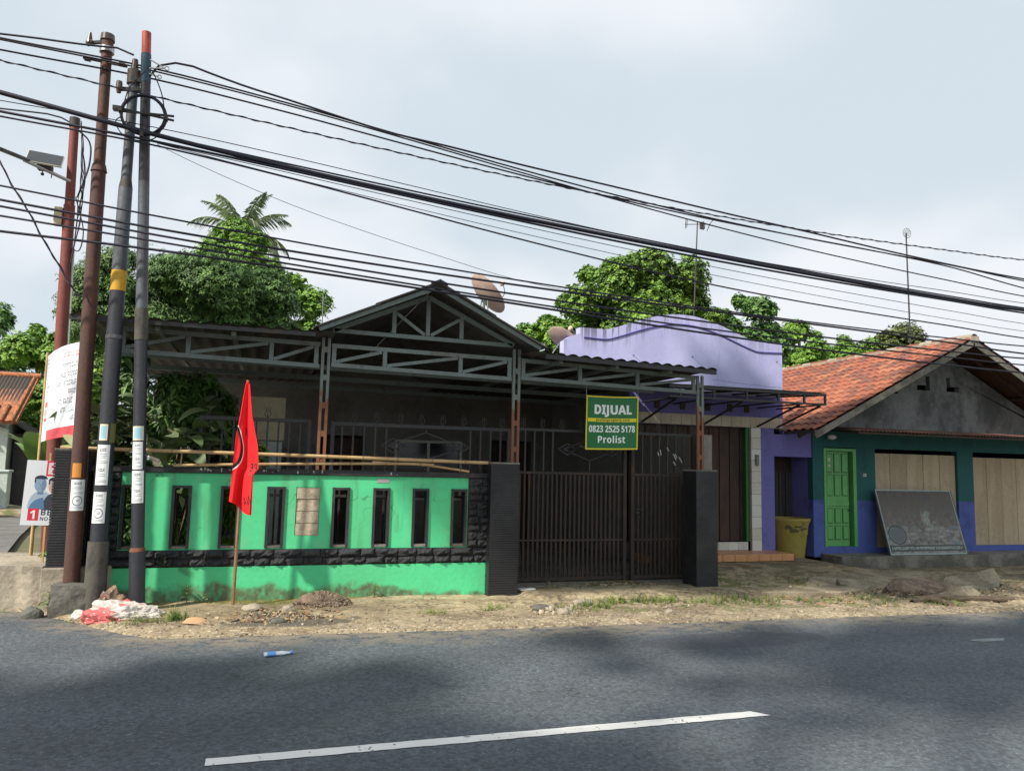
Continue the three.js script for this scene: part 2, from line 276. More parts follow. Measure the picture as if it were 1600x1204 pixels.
{
  const X0 = -4, X1 = 17, Z0 = -12.4, Z1 = -6.6, nx = 460, nz = 150;
  const pos = [], uv = [], idx = [];
  for (let j = 0; j <= nz; j++) for (let i = 0; i <= nx; i++) {
    const x = mix(X0, X1, i / nx), z = mix(Z0, Z1, j / nz); pos.push(x, vergeY(x, z), z); uv.push(i / nx, j / nz);
    if (i < nx && j < nz) { const a = j * (nx + 1) + i, b = a + 1, c = a + nx + 1, e = c + 1; idx.push(a, c, b, b, c, e); }
  }
  const g = new THREE.BufferGeometry(); g.setAttribute('position', new THREE.Float32BufferAttribute(pos, 3)); g.setAttribute('uv', new THREE.Float32BufferAttribute(uv, 2)); g.setIndex(idx); g.computeVertexNormals();
  const map = tex(2048, 768, 1, 1, (u, v) => {
    const x = mix(X0, X1, u), z = mix(Z0, Z1, v), d = edgeZ(x) - z;
    const big = f2(x * 1.3, z * 1.7, 4, 61), mid = f2(x * 5, z * 6, 4, 63), fine = f2(x * 30, z * 34, 3, 65), cell = n2(x * 55, z * 60, 0, 0, 67);
    let c = lerp3([0.25, 0.205, 0.13], [0.15, 0.115, 0.07], step(0.4, 0.62, big * 0.5 + mid * 0.5));
    // pale concrete apron before the wall and the gate, cracked
    const ap = step(1.0, 1.7, x + (mid - 0.5)) * (1 - step(7.2, 8.2, x + mid)) * step(0.55, 0.95, d + 0.7 * (mid - 0.5));
    const crack = Math.abs(f2(x * 1.9, z * 1.9, 2, 88) - 0.5) < 0.007 || Math.abs(f2(x * 3.1 + 9, z * 2.3, 2, 89) - 0.5) < 0.005;
    c = lerp3(c, crack ? [0.1, 0.08, 0.05] : lerp3([0.34, 0.29, 0.185], [0.235, 0.195, 0.12], step(0.42, 0.6, mid)), ap * 0.85);
    const peb = step(0.62, 0.75, cell) * step(0.3, 0.6, 1 - d); c = lerp3(c, mul([0.4, 0.36, 0.29], 0.6 + 0.7 * fine), peb * 0.55);
    const moss = step(0.5, 0.62, mid * 0.55 + big * 0.45 + 0.12 * step(-9.0, -9.3, z)) * step(-9.0 + 0.5 * (big - 0.5), -9.15, z) * step(-1.3, -0.9, x) * (1 - step(1.1, 2.1, x));
    c = lerp3(c, [0.13, 0.12, 0.022], moss * 0.85);
    const moss2 = step(0.5, 0.6, mid) * step(5.9, 6.1, x) * (1 - step(6.6, 7.0, x)) * step(-8.9, -9.3, z); c = lerp3(c, [0.1, 0.13, 0.02], moss2 * 0.8);
    const burnt = Math.hypot((x - 0.35) / 0.75, (z + 8.05) / 0.3) + 1.3 * (mid - 0.5); c = lerp3(c, [0.035, 0.033, 0.03], (1 - step(0.55, 0.95, burnt)) * (0.55 + 0.4 * fine));
    const burnt2 = Math.hypot((x - 0.1) / 0.35, (z + 8.45) / 0.22) + 1.2 * (mid - 0.5); c = lerp3(c, [0.05, 0.042, 0.03], (1 - step(0.55, 0.95, burnt2)) * 0.8);
    if (x > 5.5) c = lerp3(c, lerp3([0.2, 0.16, 0.1], [0.105, 0.09, 0.05], step(0.4, 0.6, mid)), step(5.6, 7.4, x) * 0.75 * step(0.3, 0.7, d + mid - 0.5));
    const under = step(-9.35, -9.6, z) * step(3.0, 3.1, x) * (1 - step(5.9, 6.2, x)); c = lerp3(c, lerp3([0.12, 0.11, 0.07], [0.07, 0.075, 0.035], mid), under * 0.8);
    const tuft = step(0.56, 0.66, mid) * step(0.25, 0.5, d) * (1 - step(0.8, 1.2, d)) * step(3.0, 4.0, x); c = lerp3(c, [0.09, 0.12, 0.03], tuft * 0.6);
    const lit = step(0.66, 0.72, n2(x * 26, z * 30, 0, 0, 91)) * step(0.45, 0.6, big); c = lerp3(c, [0.06, 0.05, 0.035], lit * 0.6);
    return mul(c, 0.68 + 0.86 * fine);
  });
  map.wrapS = map.wrapT = THREE.ClampToEdgeWrapping; map.repeat.set(1, 1);
  const bump = roughBump.clone(); bump.repeat.set(28, 8); bump.needsUpdate = true;
  struct('verge', g, std({ map, bumpMap: bump, bumpScale: 0.02, roughness: 0.95 }), 'dusty verge of soil, moss and cracked concrete between road and buildings');
}
// concrete floor of the yard and carport
struct('yard_floor', box(-2.0, 6.0, -0.02, 0.075, -18, -9.56), matter([0.2, 0.19, 0.165], [0.12, 0.115, 0.1], { amount: 0.5, size: 3, cells: 4, k: 23 }));
{ // pale blue-grey oval patch on the asphalt
  const pts = []; for (let i = 0; i < 28; i++) { const a = i / 28 * 6.283; pts.push(new THREE.Vector2(6.95 + (0.2 + 0.03 * Math.sin(3 * a)) * Math.cos(a), 6.0 + (0.07 + 0.012 * Math.cos(2 * a)) * Math.sin(a))); }
  struct('road_patch', uvm(new THREE.ShapeGeometry(new THREE.Shape(pts)).rotateX(-Math.PI / 2).translate(0, 0.004, 0)), matter([0.21, 0.24, 0.25], [0.15, 0.17, 0.18], { amount: 0.4, size: 0.4, grain: 0.25, k: 27, px: 128 }), 'small pale oval patch on the asphalt near the right edge');
}

// ================================================================ low street wall, pillars, gate and fence
const WZ = -9.4;
{
  const w = thing('boundary_wall', 'bright green low wall with slot windows and black stone band', 'wall');
  const slots = [-1.45, -0.94, -0.43, 0.07, 0.81, 1.29, 1.77, 2.255], SW = 0.18, SY0 = 0.625, SY1 = 1.3;
  const greenMap = (X0, W, Y0, H, low) => { const t = tex(1024, low ? 128 : 256, W, H, (u, v) => {
    const x = X0 + u * W, y = Y0 + v * H, n = f2(x * 3, y * 3, 5, 111), f = f2(x * 22, y * 22, 3, 113), s = f2(x * 14, y * 1.6, 4, 115);
    let c = lerp3([0.085, 0.61, 0.28], [0.09, 0.55, 0.25], step(0.35, 0.7, n)); c = mul(c, 0.95 + 0.1 * f);
    if (low) { // grime splashed up from the soil, ragged along its upper edge
      const reach = 0.06 + (0.1 + 0.2 * (f2(x * 1.3, 3.3, 3, 117) - 0.3)) * step(2.1, 1.2, x), g = step(0.03, -0.05, y - reach - 0.16 * (f2(x * 7, y * 7, 4, 119) - 0.5));
      const grain = clamp(0.35 + 1.1 * (f2(x * 26, y * 20, 3, 121) - 0.25));
      c = lerp3(c, lerp3([0.16, 0.15, 0.08], [0.05, 0.05, 0.03], f2(x * 9, y * 9, 3, 123)), clamp(g * (grain + 0.25)) * 0.9);
      const mo = step(0.55, 0.68, f2(x * 5, y * 5, 4, 125)) * step(0.4, -1.0, x); c = lerp3(c, [0.04, 0.11, 0.03], mo * 0.6);
    } else { const st = step(0.56, 0.72, s) * step(0.42, 0.6, f2(x * 2, y * 2, 3, 127)); c = lerp3(c, [0.08, 0.33, 0.15], st * 0.5); const ch = Math.abs(f2(x * 2.3, y * 3.1, 3, 129) - 0.5) < 0.004 && n > 0.5; if (ch) c = mul(c, 0.6); const pale = step(0.6, 0.72, f2(x * 6, y * 5, 4, 135)); c = lerp3(c, [0.17, 0.56, 0.3], pale * 0.4); }
    return c;
  }); t.offset.set(-X0 / W, -Y0 / H); return t; };
  const upper = std({ map: greenMap(-1.6, 4.2, 0.55, 0.95, false), bumpMap: fineBump, bumpScale: 0.0012, roughness: 0.7 });
  const lower = std({ map: greenMap(-1.85, 4.7, -0.08, 0.52, true), bumpMap: fineBump, bumpScale: 0.002, roughness: 0.8 });
  const holes = slots.map((x) => rect(x, x + SW, SY0, SY1)); holes.push(rect(0.385, 0.655, 0.75, 1.31));
  mesh('panel', plate(rect(-1.47, 2.46, 0.6, 1.452), 0.14, WZ, holes), upper, w);
  mesh('plinth', box(-1.76, 2.72, -0.06, 0.412, WZ - 0.16, WZ + 0.025), lower, w);
  mesh('core', [box(-1.76, 2.74, 0.412, 0.598, WZ - 0.15, WZ - 0.012), box(2.462, 2.74, 0.598, 1.45, WZ - 0.15, WZ - 0.012), box(-1.76, -1.472, 0.598, 1.45, WZ - 0.15, WZ - 0.012)], MAT.blackPaint, w);
  mesh('coping', rbox(-1.78, 2.735, 1.452, 1.516, WZ - 0.19, WZ + 0.028, 0.01), MAT.blackPaint, w);
  { // paint flecks chipped off the coping, pale
    const r = rng(8), gs = []; for (let i = 0; i < 34; i++) { const x = -0.8 + 3.4 * r() * r() + 0.1; gs.push(box(x, x + 0.008 + 0.018 * r(), 1.47 + 0.03 * r(), 1.476 + 0.036 * r() + 0.004, WZ + 0.026, WZ + 0.0295)); }
    stuff(mesh('paint_chip', gs, std({ color: lin(0.5, 0.5, 0.48) }), w));
  }
  for (const x of slots) {
    const f = mesh('window_frame', [box(x - 0.012, x + 0.018, SY0 - 0.012, SY1 + 0.014, WZ - 0.145, WZ + 0.02), box(x + SW - 0.018, x + SW + 0.012, SY0 - 0.012, SY1 + 0.014, WZ - 0.145, WZ + 0.02), box(x + 0.018, x + SW - 0.018, SY1 - 0.016, SY1 + 0.012, WZ - 0.143, WZ + 0.018)], MAT.blackPaint, w);
    mesh('sill', box(x + 0.019, x + SW - 0.019, SY0 - 0.01, SY0 + 0.016, WZ - 0.143, WZ + 0.016), MAT.concreteDark, f);
  }
  for (let i = 0; i < 4; i++) mesh('concrete_block', rbox(0.387 + 0.004 * (i % 2), 0.653, 0.752 + 0.14 * i, 0.886 + 0.14 * i, WZ - 0.12, WZ - 0.004 - 0.004 * (i % 3), 0.006), MAT.lightBlock, w);
  mesh('mortar', box(0.386, 0.654, 0.751, 1.309, WZ - 0.13, WZ - 0.02), MAT.concrete, w);
  mesh('patch', box(1.32, 1.47, 1.375, 1.425, WZ, WZ + 0.004), std({ color: lin(0.36, 0.36, 0.34) }), w);
  // split-face stones, each a piece of its own
  const variants = []; for (let k = 0; k < 5; k++) {
    let g = new THREE.BoxGeometry(1, 1, 1, 5, 3, 1); const p = g.attributes.position;
    for (let i = 0; i < p.count; i++) if (p.getZ(i) > 0) {
      const x = p.getX(i), y = p.getY(i), e = Math.max(Math.abs(x), Math.abs(y)) > 0.49;
      p.setXYZ(i, x * (e ? 0.97 : 1) + (e ? 0 : 0.09 * (hash(i, k, 3) - 0.5)), y * (e ? 0.95 : 1) + (e ? 0 : 0.14 * (hash(i, k, 4) - 0.5)), 0.5 + (e ? -0.55 + 0.4 * hash(Math.round(x * 40), Math.round(y * 40), k) : 0.9 * (hash(i, k, 5) - 0.35)));
    }
    g = g.toNonIndexed(); g.computeVertexNormals(); variants.push(uvm(g));
  }
  const r = rng(77);
  const stone = (x0, x1, y0, y1) => { const m = mesh('stone', variants[Math.floor(r() * 5)], r() < 0.72 ? MAT.ledgeStone : MAT.ledgeStonePale, w); m.scale.set(x1 - x0, y1 - y0, 0.05 + 0.02 * r()); m.position.set((x0 + x1) / 2, (y0 + y1) / 2, WZ + 0.008 * r()); };
  for (let row = 0; row < 2; row++) for (let x = -1.76 - 0.1 * row * r(); x < 2.7;) { const l = 0.15 + 0.16 * r(), x1 = Math.min(2.745, x + l); if (x1 - x > 0.05) stone(Math.max(x, -1.76), x1, 0.413 + 0.094 * row, 0.505 + 0.094 * row); x += l; }
  for (let row = 0; row < 9; row++) for (const [a, b] of [[2.466, 2.745], [-1.76, -1.474]]) {
    const c = mix(a, b, 0.3 + 0.4 * r()), y0 = 0.602 + 0.094 * row, y1 = y0 + 0.092; stone(a, c, y0, Math.min(y1, 1.45)); stone(c, b, y0, Math.min(y1, 1.45));
  }
}
function pillar(x0, x1, y0, y1, z0, z1, label) {          // clad in thin dark horizontal tile ribs
  const t = thing('tiled_pillar', label, 'pillar', [0, 0, 0], 'ribbed black pillars of the street wall');
  mesh('core', box(x0 + 0.012, x1 - 0.012, y0, y1 - 0.005, z0 + 0.012, z1 - 0.012), MAT.blackPaint, t);
  const gs = [], r = rng(Math.round(x0 * 100)), pitch = 0.0285;
  for (let y = y0; y < y1 - 0.02; y += pitch) { const o = 0.0035 * r(); gs.push(box(x0 - o, x1 + o, y, y + pitch - 0.006, z0 - o, z1 + o)); }
  stuff(mesh('ribbed_tile', gs, MAT.ribTile, t));
  mesh('top_slab', rbox(x0 - 0.004, x1 + 0.004, y1 - 0.012, y1 + 0.012, z0 - 0.004, z1 + 0.004, 0.005), MAT.concreteDark, t);
}
pillar(-2.1, -1.77, 0.45, 1.68, -9.6, -9.22, 'black ribbed pillar at the left end of the green wall');
pillar(2.7, 3.07, -0.05, 1.645, -9.6, -9.22, 'black ribbed pillar between green wall and brown gate');
pillar(5.59, 5.92, -0.05, 1.61, -9.56, -9.2, 'black ribbed pillar right of the brown gate');

const GZ = -9.85;
function trident(x, y, z, parent, m) {
  mesh('trident_finial', [rod([x, y, z], [x, y + 0.15, z], 0.006, 0.003, 5), ...[-1, 1].map((s) => tube([[x, y + 0.012, z], [x + s * 0.03, y + 0.03, z], [x + s * 0.034, y + 0.06, z], [x + s * 0.02, y + 0.09, z], [x + s * 0.03, y + 0.13, z]], 0.005, 10, 5)), ball(x, y + 0.004, z, 0.014, 1, 0.7, 1)], m, parent);
}
function diamonds(cx, cy, w, h, z, parent, m) {           // a wide lozenge between two small interlaced ones
  const b = (p, q) => bar([p[0], p[1], z], [q[0], q[1], z], 0.012, 0.012), loz = (x, y, a, c) => [b([x - a, y], [x, y + c]), b([x, y + c], [x + a, y]), b([x + a, y], [x, y - c]), b([x, y - c], [x - a, y])];
  mesh('lozenge', loz(cx, cy, w * 0.5, h * 0.5), m, parent);
  for (const s of [-1, 1]) { mesh('lozenge', loz(cx + s * w * 0.42, cy, w * 0.16, h * 0.26), m, parent); mesh('lozenge', loz(cx + s * w * 0.36, cy, w * 0.09, h * 0.13), m, parent); }
  mesh('stem', b([cx, cy + h * 0.5], [cx, cy + h * 0.5 + 0.08]), m, parent); mesh('stem', b([cx, cy - h * 0.5], [cx, cy - h * 0.5 - 0.2]), m, parent);
}
function fencePanel(x0, x1, top, label, gap, finials) {
  const t = thing('iron_fence_panel', label, 'fence'), m = MAT.steelDark;
  for (const [y0, y1] of [[top - 0.045, top], [0.12, 0.16], [1.18, 1.21]]) mesh('rail', box(x0, x1, y0, y1, GZ - 0.02, GZ + 0.02), m, t);
  for (const x of [x0, x1 - 0.045]) mesh('stile', box(x, x + 0.045, 0.076, top - 0.001, GZ - 0.023, GZ + 0.023), m, t);
  const n = Math.round((x1 - x0) / 0.135);
  for (let i = 1; i < n; i++) { const x = mix(x0, x1, i / n); if (gap && x > gap[0] && x < gap[1]) continue; mesh('bar', box(x - 0.011, x + 0.011, 0.161, top - 0.046, GZ - 0.011, GZ + 0.011), m, t); }
  if (gap) diamonds((gap[0] + gap[1]) / 2, 1.84, (gap[1] - gap[0]) * 0.98, 0.36, GZ, t, m);
  for (const x of finials) trident(x, top, GZ, t, m);
}
fencePanel(0.78, 3.14, 2.115, 'dark iron fence with trident tips and lozenges behind the green wall', [1.48, 2.5], [1.07, 1.35, 1.66, 1.93, 2.21, 2.49, 2.77, 3.02]);
fencePanel(-0.75, 0.54, 2.13, 'short dark iron fence panel behind the red flag', null, [-0.32, 0.02]);
function gateLeaf(x0, x1, label, ornament) {
  const t = thing('gate_leaf', label, 'gate', [0, 0, 0], 'leaves of the brown street gate'), m = MAT.gateBrown, top = 2.13, mid = 1.55;
  for (const [y0, y1] of [[0.1, 0.145], [mid - 0.035, mid], [0.62, 0.645]]) mesh('rail', box(x0, x1, y0, y1, GZ - 0.015, GZ + 0.015), m, t);
  mesh('rail', box(x0, x1, top - 0.035, top, GZ - 0.015, GZ + 0.015), MAT.steelDark, t);
  for (const x of [x0, x1 - 0.05]) mesh('stile', box(x, x + 0.05, 0.08, top - 0.001, GZ - 0.026, GZ + 0.026), m, t);
  const n = Math.round((x1 - x0 - 0.1) / 0.067);
  for (let i = 1; i < n; i++) { const x = mix(x0 + 0.05, x1 - 0.05, i / n); mesh('bar', box(x - 0.014, x + 0.014, 0.146, mid - 0.036, GZ - 0.0125, GZ + 0.0125), m, t); }
  const k = Math.round((x1 - x0 - 0.1) / 0.13), c = (x0 + x1) / 2;
  for (let i = 1; i < k; i++) { const x = mix(x0 + 0.05, x1 - 0.05, i / k); if (ornament && Math.abs(x - ornament[0]) < ornament[1]) continue; mesh('upper_bar', box(x - 0.01, x + 0.01, mid + 0.001, top - 0.036, GZ - 0.01, GZ + 0.01), MAT.steelDark, t); }
  if (ornament) diamonds(ornament[0], 1.86, ornament[1] * 1.9, 0.3, GZ, t, MAT.steelDark);
  for (let x = x0 + 0.15; x < x1; x += 0.28) trident(x, top, GZ, t, MAT.steelDark);
  return t;
}
gateLeaf(3.17, 4.86, 'wide left leaf of the brown barred gate', [4.3, 0.42]);
{ const g = gateLeaf(4.93, 5.96, 'narrow right leaf of the brown barred gate', null); mesh('bolt', [rod([4.99, 1.05, GZ + 0.035], [5.1, 1.05, GZ + 0.035], 0.008), ball(5.02, 1.0, GZ + 0.04, 0.025)], MAT.steelDark, g); }
{ // hanging strips of cloth caught on the upper bars
  const r = rng(3), g = []; for (let i = 0; i < 7; i++) { const x = 5.2 + 0.55 * r(), y = 1.72 + 0.25 * r(); g.push(bar([x, y, GZ + 0.03], [x + 0.05 * r(), y - 0.05 - 0.04 * r(), GZ + 0.035], 0.014, 0.004)); }
  tag(stuff(mesh('wire_scrap', g, std({ color: lin(0.35, 0.35, 0.36), roughness: 0.5 }))), 'pale wire scraps caught on the narrow gate leaf', 'scraps');
}

// ================================================================ carport with front trusses
const CZ = -9.5;
{
  const c = thing('carport', 'grey steel carport with gabled middle bay and lattice trusses', 'carport');
  const postMap = tex(128, 1024, 0.4, 3.3, (u, v) => { const y = v * 3.3, n = f2(u * 3, y * 4, 4, 131) - 0.5, f = f2(u * 22, y * 24, 3, 133); const rust = step(0.06, -0.06, y - 2.42 + 0.9 * n) * step(0.25, 0.5, f + 0.25); return mul(lerp3([0.17, 0.2, 0.19], lerp3([0.26, 0.11, 0.055], [0.14, 0.062, 0.036], f), rust), 0.85 + 0.3 * f); });
  const postMat = std({ map: postMap, roughness: 0.75 }), m = MAT.steelGrey;
  for (const [x, y0, y1] of [[-1.72, 0.075, 3.1], [0.6, 0.075, 3.12], [3.045, 1.655, 3.14], [5.79, 1.62, 2.95]]) {
    const g = [box(x, x + 0.034, y0, y1, CZ - 0.035, CZ + 0.0), box(x + 0.072, x + 0.106, y0, y1, CZ - 0.035, CZ + 0.0)];
    for (let y = y0 + 0.14; y < y1 - 0.1; y += 0.34) g.push(box(x + 0.0345, x + 0.0715, y, y + 0.07, CZ - 0.03, CZ - 0.004));
    mesh('post', g, postMat, c);
  }
  const chord = (a, b, w = 0.05) => mesh('chord', bar([a[0], a[1], CZ - 0.02], [b[0], b[1], CZ - 0.02], w, 0.04), m, c);
  const web = (a, b, w = 0.04) => mesh('web', bar([a[0], a[1], CZ - 0.02], [b[0], b[1], CZ - 0.02], w, 0.034), m, c);
  function lattice(x0, x1, yt0, yt1, yb0, yb1, xs) {
    const T = (x) => mix(yt0, yt1, (x - x0) / (x1 - x0)), Bo = (x) => mix(yb0, yb1, (x - x0) / (x1 - x0));
    chord([x0, T(x0)], [x1, T(x1)]); chord([x0, Bo(x0)], [x1, Bo(x1)]);
    xs.forEach((x, i) => { web([x, Bo(x) + 0.026], [x, T(x) - 0.026], 0.05); if (i) { const p = xs[i - 1]; web([p + 0.03, Bo(p) + 0.04], [x - 0.04, T(x) - 0.036]); } });
  }
  lattice(0.72, 3.03, 3.025, 3.0, 2.79, 2.745, [0.75, 1.37, 2.34, 3.0]);
  lattice(-1.62, 0.58, 3.06, 3.03, 2.81, 2.765, [-1.58, -0.9, 0.02, 0.54]);
  lattice(3.16, 5.78, 3.0, 2.92, 2.765, 2.71, [3.19, 4.0, 4.86, 5.74]);
  chord([0.72, 3.215], [3.03, 3.185]); chord([0.74, 3.22], [1.9, 3.73], 0.055); chord([3.05, 3.19], [1.9, 3.73], 0.055);
  web([1.9, 3.23], [1.9, 3.7], 0.05); web([1.47, 3.235], [1.47, 3.52], 0.05); web([2.34, 3.225], [2.34, 3.5], 0.05); web([1.86, 3.24], [1.5, 3.49]); web([1.94, 3.24], [2.31, 3.47]);
  // a second truss line further back, and purlins carrying the sheets
  for (const z of [-10.9, -12.3, -13.8]) { mesh('rear_beam', [bar([-1.9, 2.95, z], [5.85, 2.85, z], 0.07, 0.05)], m, c); }
  for (const x of [-1.2, -0.4, 3.6, 4.4, 5.2]) mesh('purlin', bar([x, 3.04 - 0.02 * x * (x > 2 ? 1 : 0), -9.2], [x, 3.06 - 0.02 * x * (x > 2 ? 1 : 0), -12.9], 0.05, 0.04), m, c);
  const RZ = -9.1, RB = -15.6;
  mesh('roof_sheet', corrugated(-2.05, 0.72, RZ, RB, (x, z) => 3.115 + 0.006 * (RZ - z), 0.19, 0.026), MAT.roofSheetDark, c);
  mesh('roof_sheet', corrugated(3.12, 5.86, RZ, RB, (x, z) => 3.055 - 0.024 * (x - 3.07) + 0.006 * (RZ - z), 0.17, 0.026), MAT.roofSheetDark, c);
  mesh('fascia', bar([-2.05, 3.085, RZ - 0.03], [0.5, 3.085, RZ - 0.03], 0.045, 0.03), MAT.steelDark, c);
  mesh('fascia', bar([3.36, 3.015, RZ - 0.03], [5.86, 2.955, RZ - 0.03], 0.06, 0.03), MAT.steelDark, c);
  const slope = (xa, ya, xb, yb, z0, z1) => { const n = new THREE.Vector3(ya - yb, xb - xa, 0).normalize().multiplyScalar(0.012); if (n.y < 0) n.negate(); return bar([(xa + xb) / 2 + n.x, (ya + yb) / 2 + n.y, z0], [(xa + xb) / 2 + n.x, (ya + yb) / 2 + n.y, z1], 0.02, Math.hypot(xb - xa, yb - ya)).clone(); };
  for (const [xa, ya, xb, yb] of [[0.48, 3.165, 1.935, 3.82], [3.36, 3.12, 1.945, 3.82]]) {       // two sheets per slope, the upper lapping the lower
    for (const [t0, t1, lift] of [[0, 0.52, 0], [0.48, 1, 0.014]]) {
      const p = [mix(xa, xb, t0), mix(ya, yb, t0) + lift], q = [mix(xa, xb, t1), mix(ya, yb, t1) + lift];
      const s = [p, q, [q[0], q[1] + 0.018], [p[0], p[1] + 0.018]]; mesh('gable_sheet', plate(xb > xa ? s : s.reverse(), 9, RZ), MAT.roofSheet, c);
    }
    mesh('rafter', bar([mix(xa, xb, 0.04), mix(ya, yb, 0.04) - 0.035, RZ - 0.06], [mix(xa, xb, 0.97), mix(ya, yb, 0.97) - 0.035, RZ - 0.06], 0.05, 0.03), MAT.steelGrey, c);
  }
  mesh('ridge_cap', [bar([1.84, 3.805, RZ + 0.02], [1.84, 3.805, -18], 0.012, 0.22).applyMatrix4(new THREE.Matrix4()), bar([1.84, 3.812, RZ + 0.015], [1.95, 3.862, RZ + 0.015], 0.018, 0.05), bar([2.05, 3.812, RZ + 0.015], [1.94, 3.862, RZ + 0.015], 0.018, 0.05)].slice(1), MAT.roofSheetDark, c);
}
// ================================================================ the house behind the carport
{
  const h = thing('house', 'dim single-storey house in the shade behind the carport', 'house');
  const wz = -15.5;
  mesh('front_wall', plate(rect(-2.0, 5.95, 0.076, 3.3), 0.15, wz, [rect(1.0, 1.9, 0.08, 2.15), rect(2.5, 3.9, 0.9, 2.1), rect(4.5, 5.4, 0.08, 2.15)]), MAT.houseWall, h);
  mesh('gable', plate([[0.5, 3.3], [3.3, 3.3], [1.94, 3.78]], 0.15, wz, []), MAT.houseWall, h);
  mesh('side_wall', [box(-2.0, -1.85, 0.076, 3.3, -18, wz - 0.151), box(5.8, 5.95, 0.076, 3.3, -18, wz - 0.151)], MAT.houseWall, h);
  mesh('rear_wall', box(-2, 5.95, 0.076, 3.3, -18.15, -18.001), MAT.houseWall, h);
  mesh('flat_roof', box(-2.0, 5.95, 3.3, 3.36, -18.1, wz - 0.3), MAT.concreteDark, h);
  for (const [x0, x1] of [[1.0, 1.9], [4.5, 5.4]]) { const d = mesh('door', box(x0 + 0.05, x1 - 0.05, 0.08, 2.1, wz - 0.12, wz - 0.08), MAT.brownWood, h); mesh('handle', ball(x0 + 0.14, 1.05, wz - 0.07, 0.02), MAT.metal, d); mesh('door_frame', [box(x0 + 0.001, x0 + 0.05, 0.08, 2.149, wz - 0.14, wz + 0.01), box(x1 - 0.05, x1 - 0.001, 0.08, 2.149, wz - 0.14, wz + 0.01)], MAT.steelDark, h); }
  const wd = mesh('window', [box(2.5, 2.55, 0.9, 2.1, wz - 0.1, wz + 0.01), box(3.85, 3.9, 0.9, 2.1, wz - 0.1, wz + 0.01), box(3.17, 3.22, 0.9, 2.1, wz - 0.1, wz + 0.008), box(2.551, 3.849, 2.05, 2.1, wz - 0.1, wz + 0.006), box(2.551, 3.849, 0.9, 0.95, wz - 0.1, wz + 0.006)], MAT.whiteTileWorn, h);
  mesh('pane', box(2.55, 3.85, 0.95, 2.05, wz - 0.07, wz - 0.06), MAT.glassDark, wd);
  mesh('added_screen_wall', box(5.97, 6.1, 0.0, 2.12, wz + 0.01, -9.62), MAT.houseWall, h);  // screen wall added to keep the view through the gate dark
  // pale wing at the left with a cream lintel
  mesh('wing_wall', plate(rect(-0.95, 0.24, 0.076, 1.9), 0.12, -11.6, [rect(-0.2, 0.1, 0.9, 1.62)]), MAT.paleWall, h);
  mesh('wing_side', box(0.12, 0.24, 0.076, 1.9, wz + 0.01, -11.721), MAT.paleWall, h);
  mesh('lintel', rbox(-0.32, 0.26, 1.901, 2.52, -12.6, -11.52, 0.01), MAT.cream, h);
  mesh('louvre', [0, 1, 2, 3, 4].map((i) => box(-0.2, 0.1, 0.93 + 0.14 * i, 0.96 + 0.14 * i, -11.69, -11.63)), MAT.whiteTileWorn, h);
  mesh('small_window', [box(0.42, 0.46, 0.9, 1.75, wz + 0.02, wz + 0.06), box(0.86, 0.9, 0.9, 1.75, wz + 0.02, wz + 0.06), box(0.461, 0.859, 1.71, 1.75, wz + 0.02, wz + 0.055), box(0.461, 0.859, 0.9, 0.94, wz + 0.02, wz + 0.055)], MAT.whiteTileWorn, h);
}

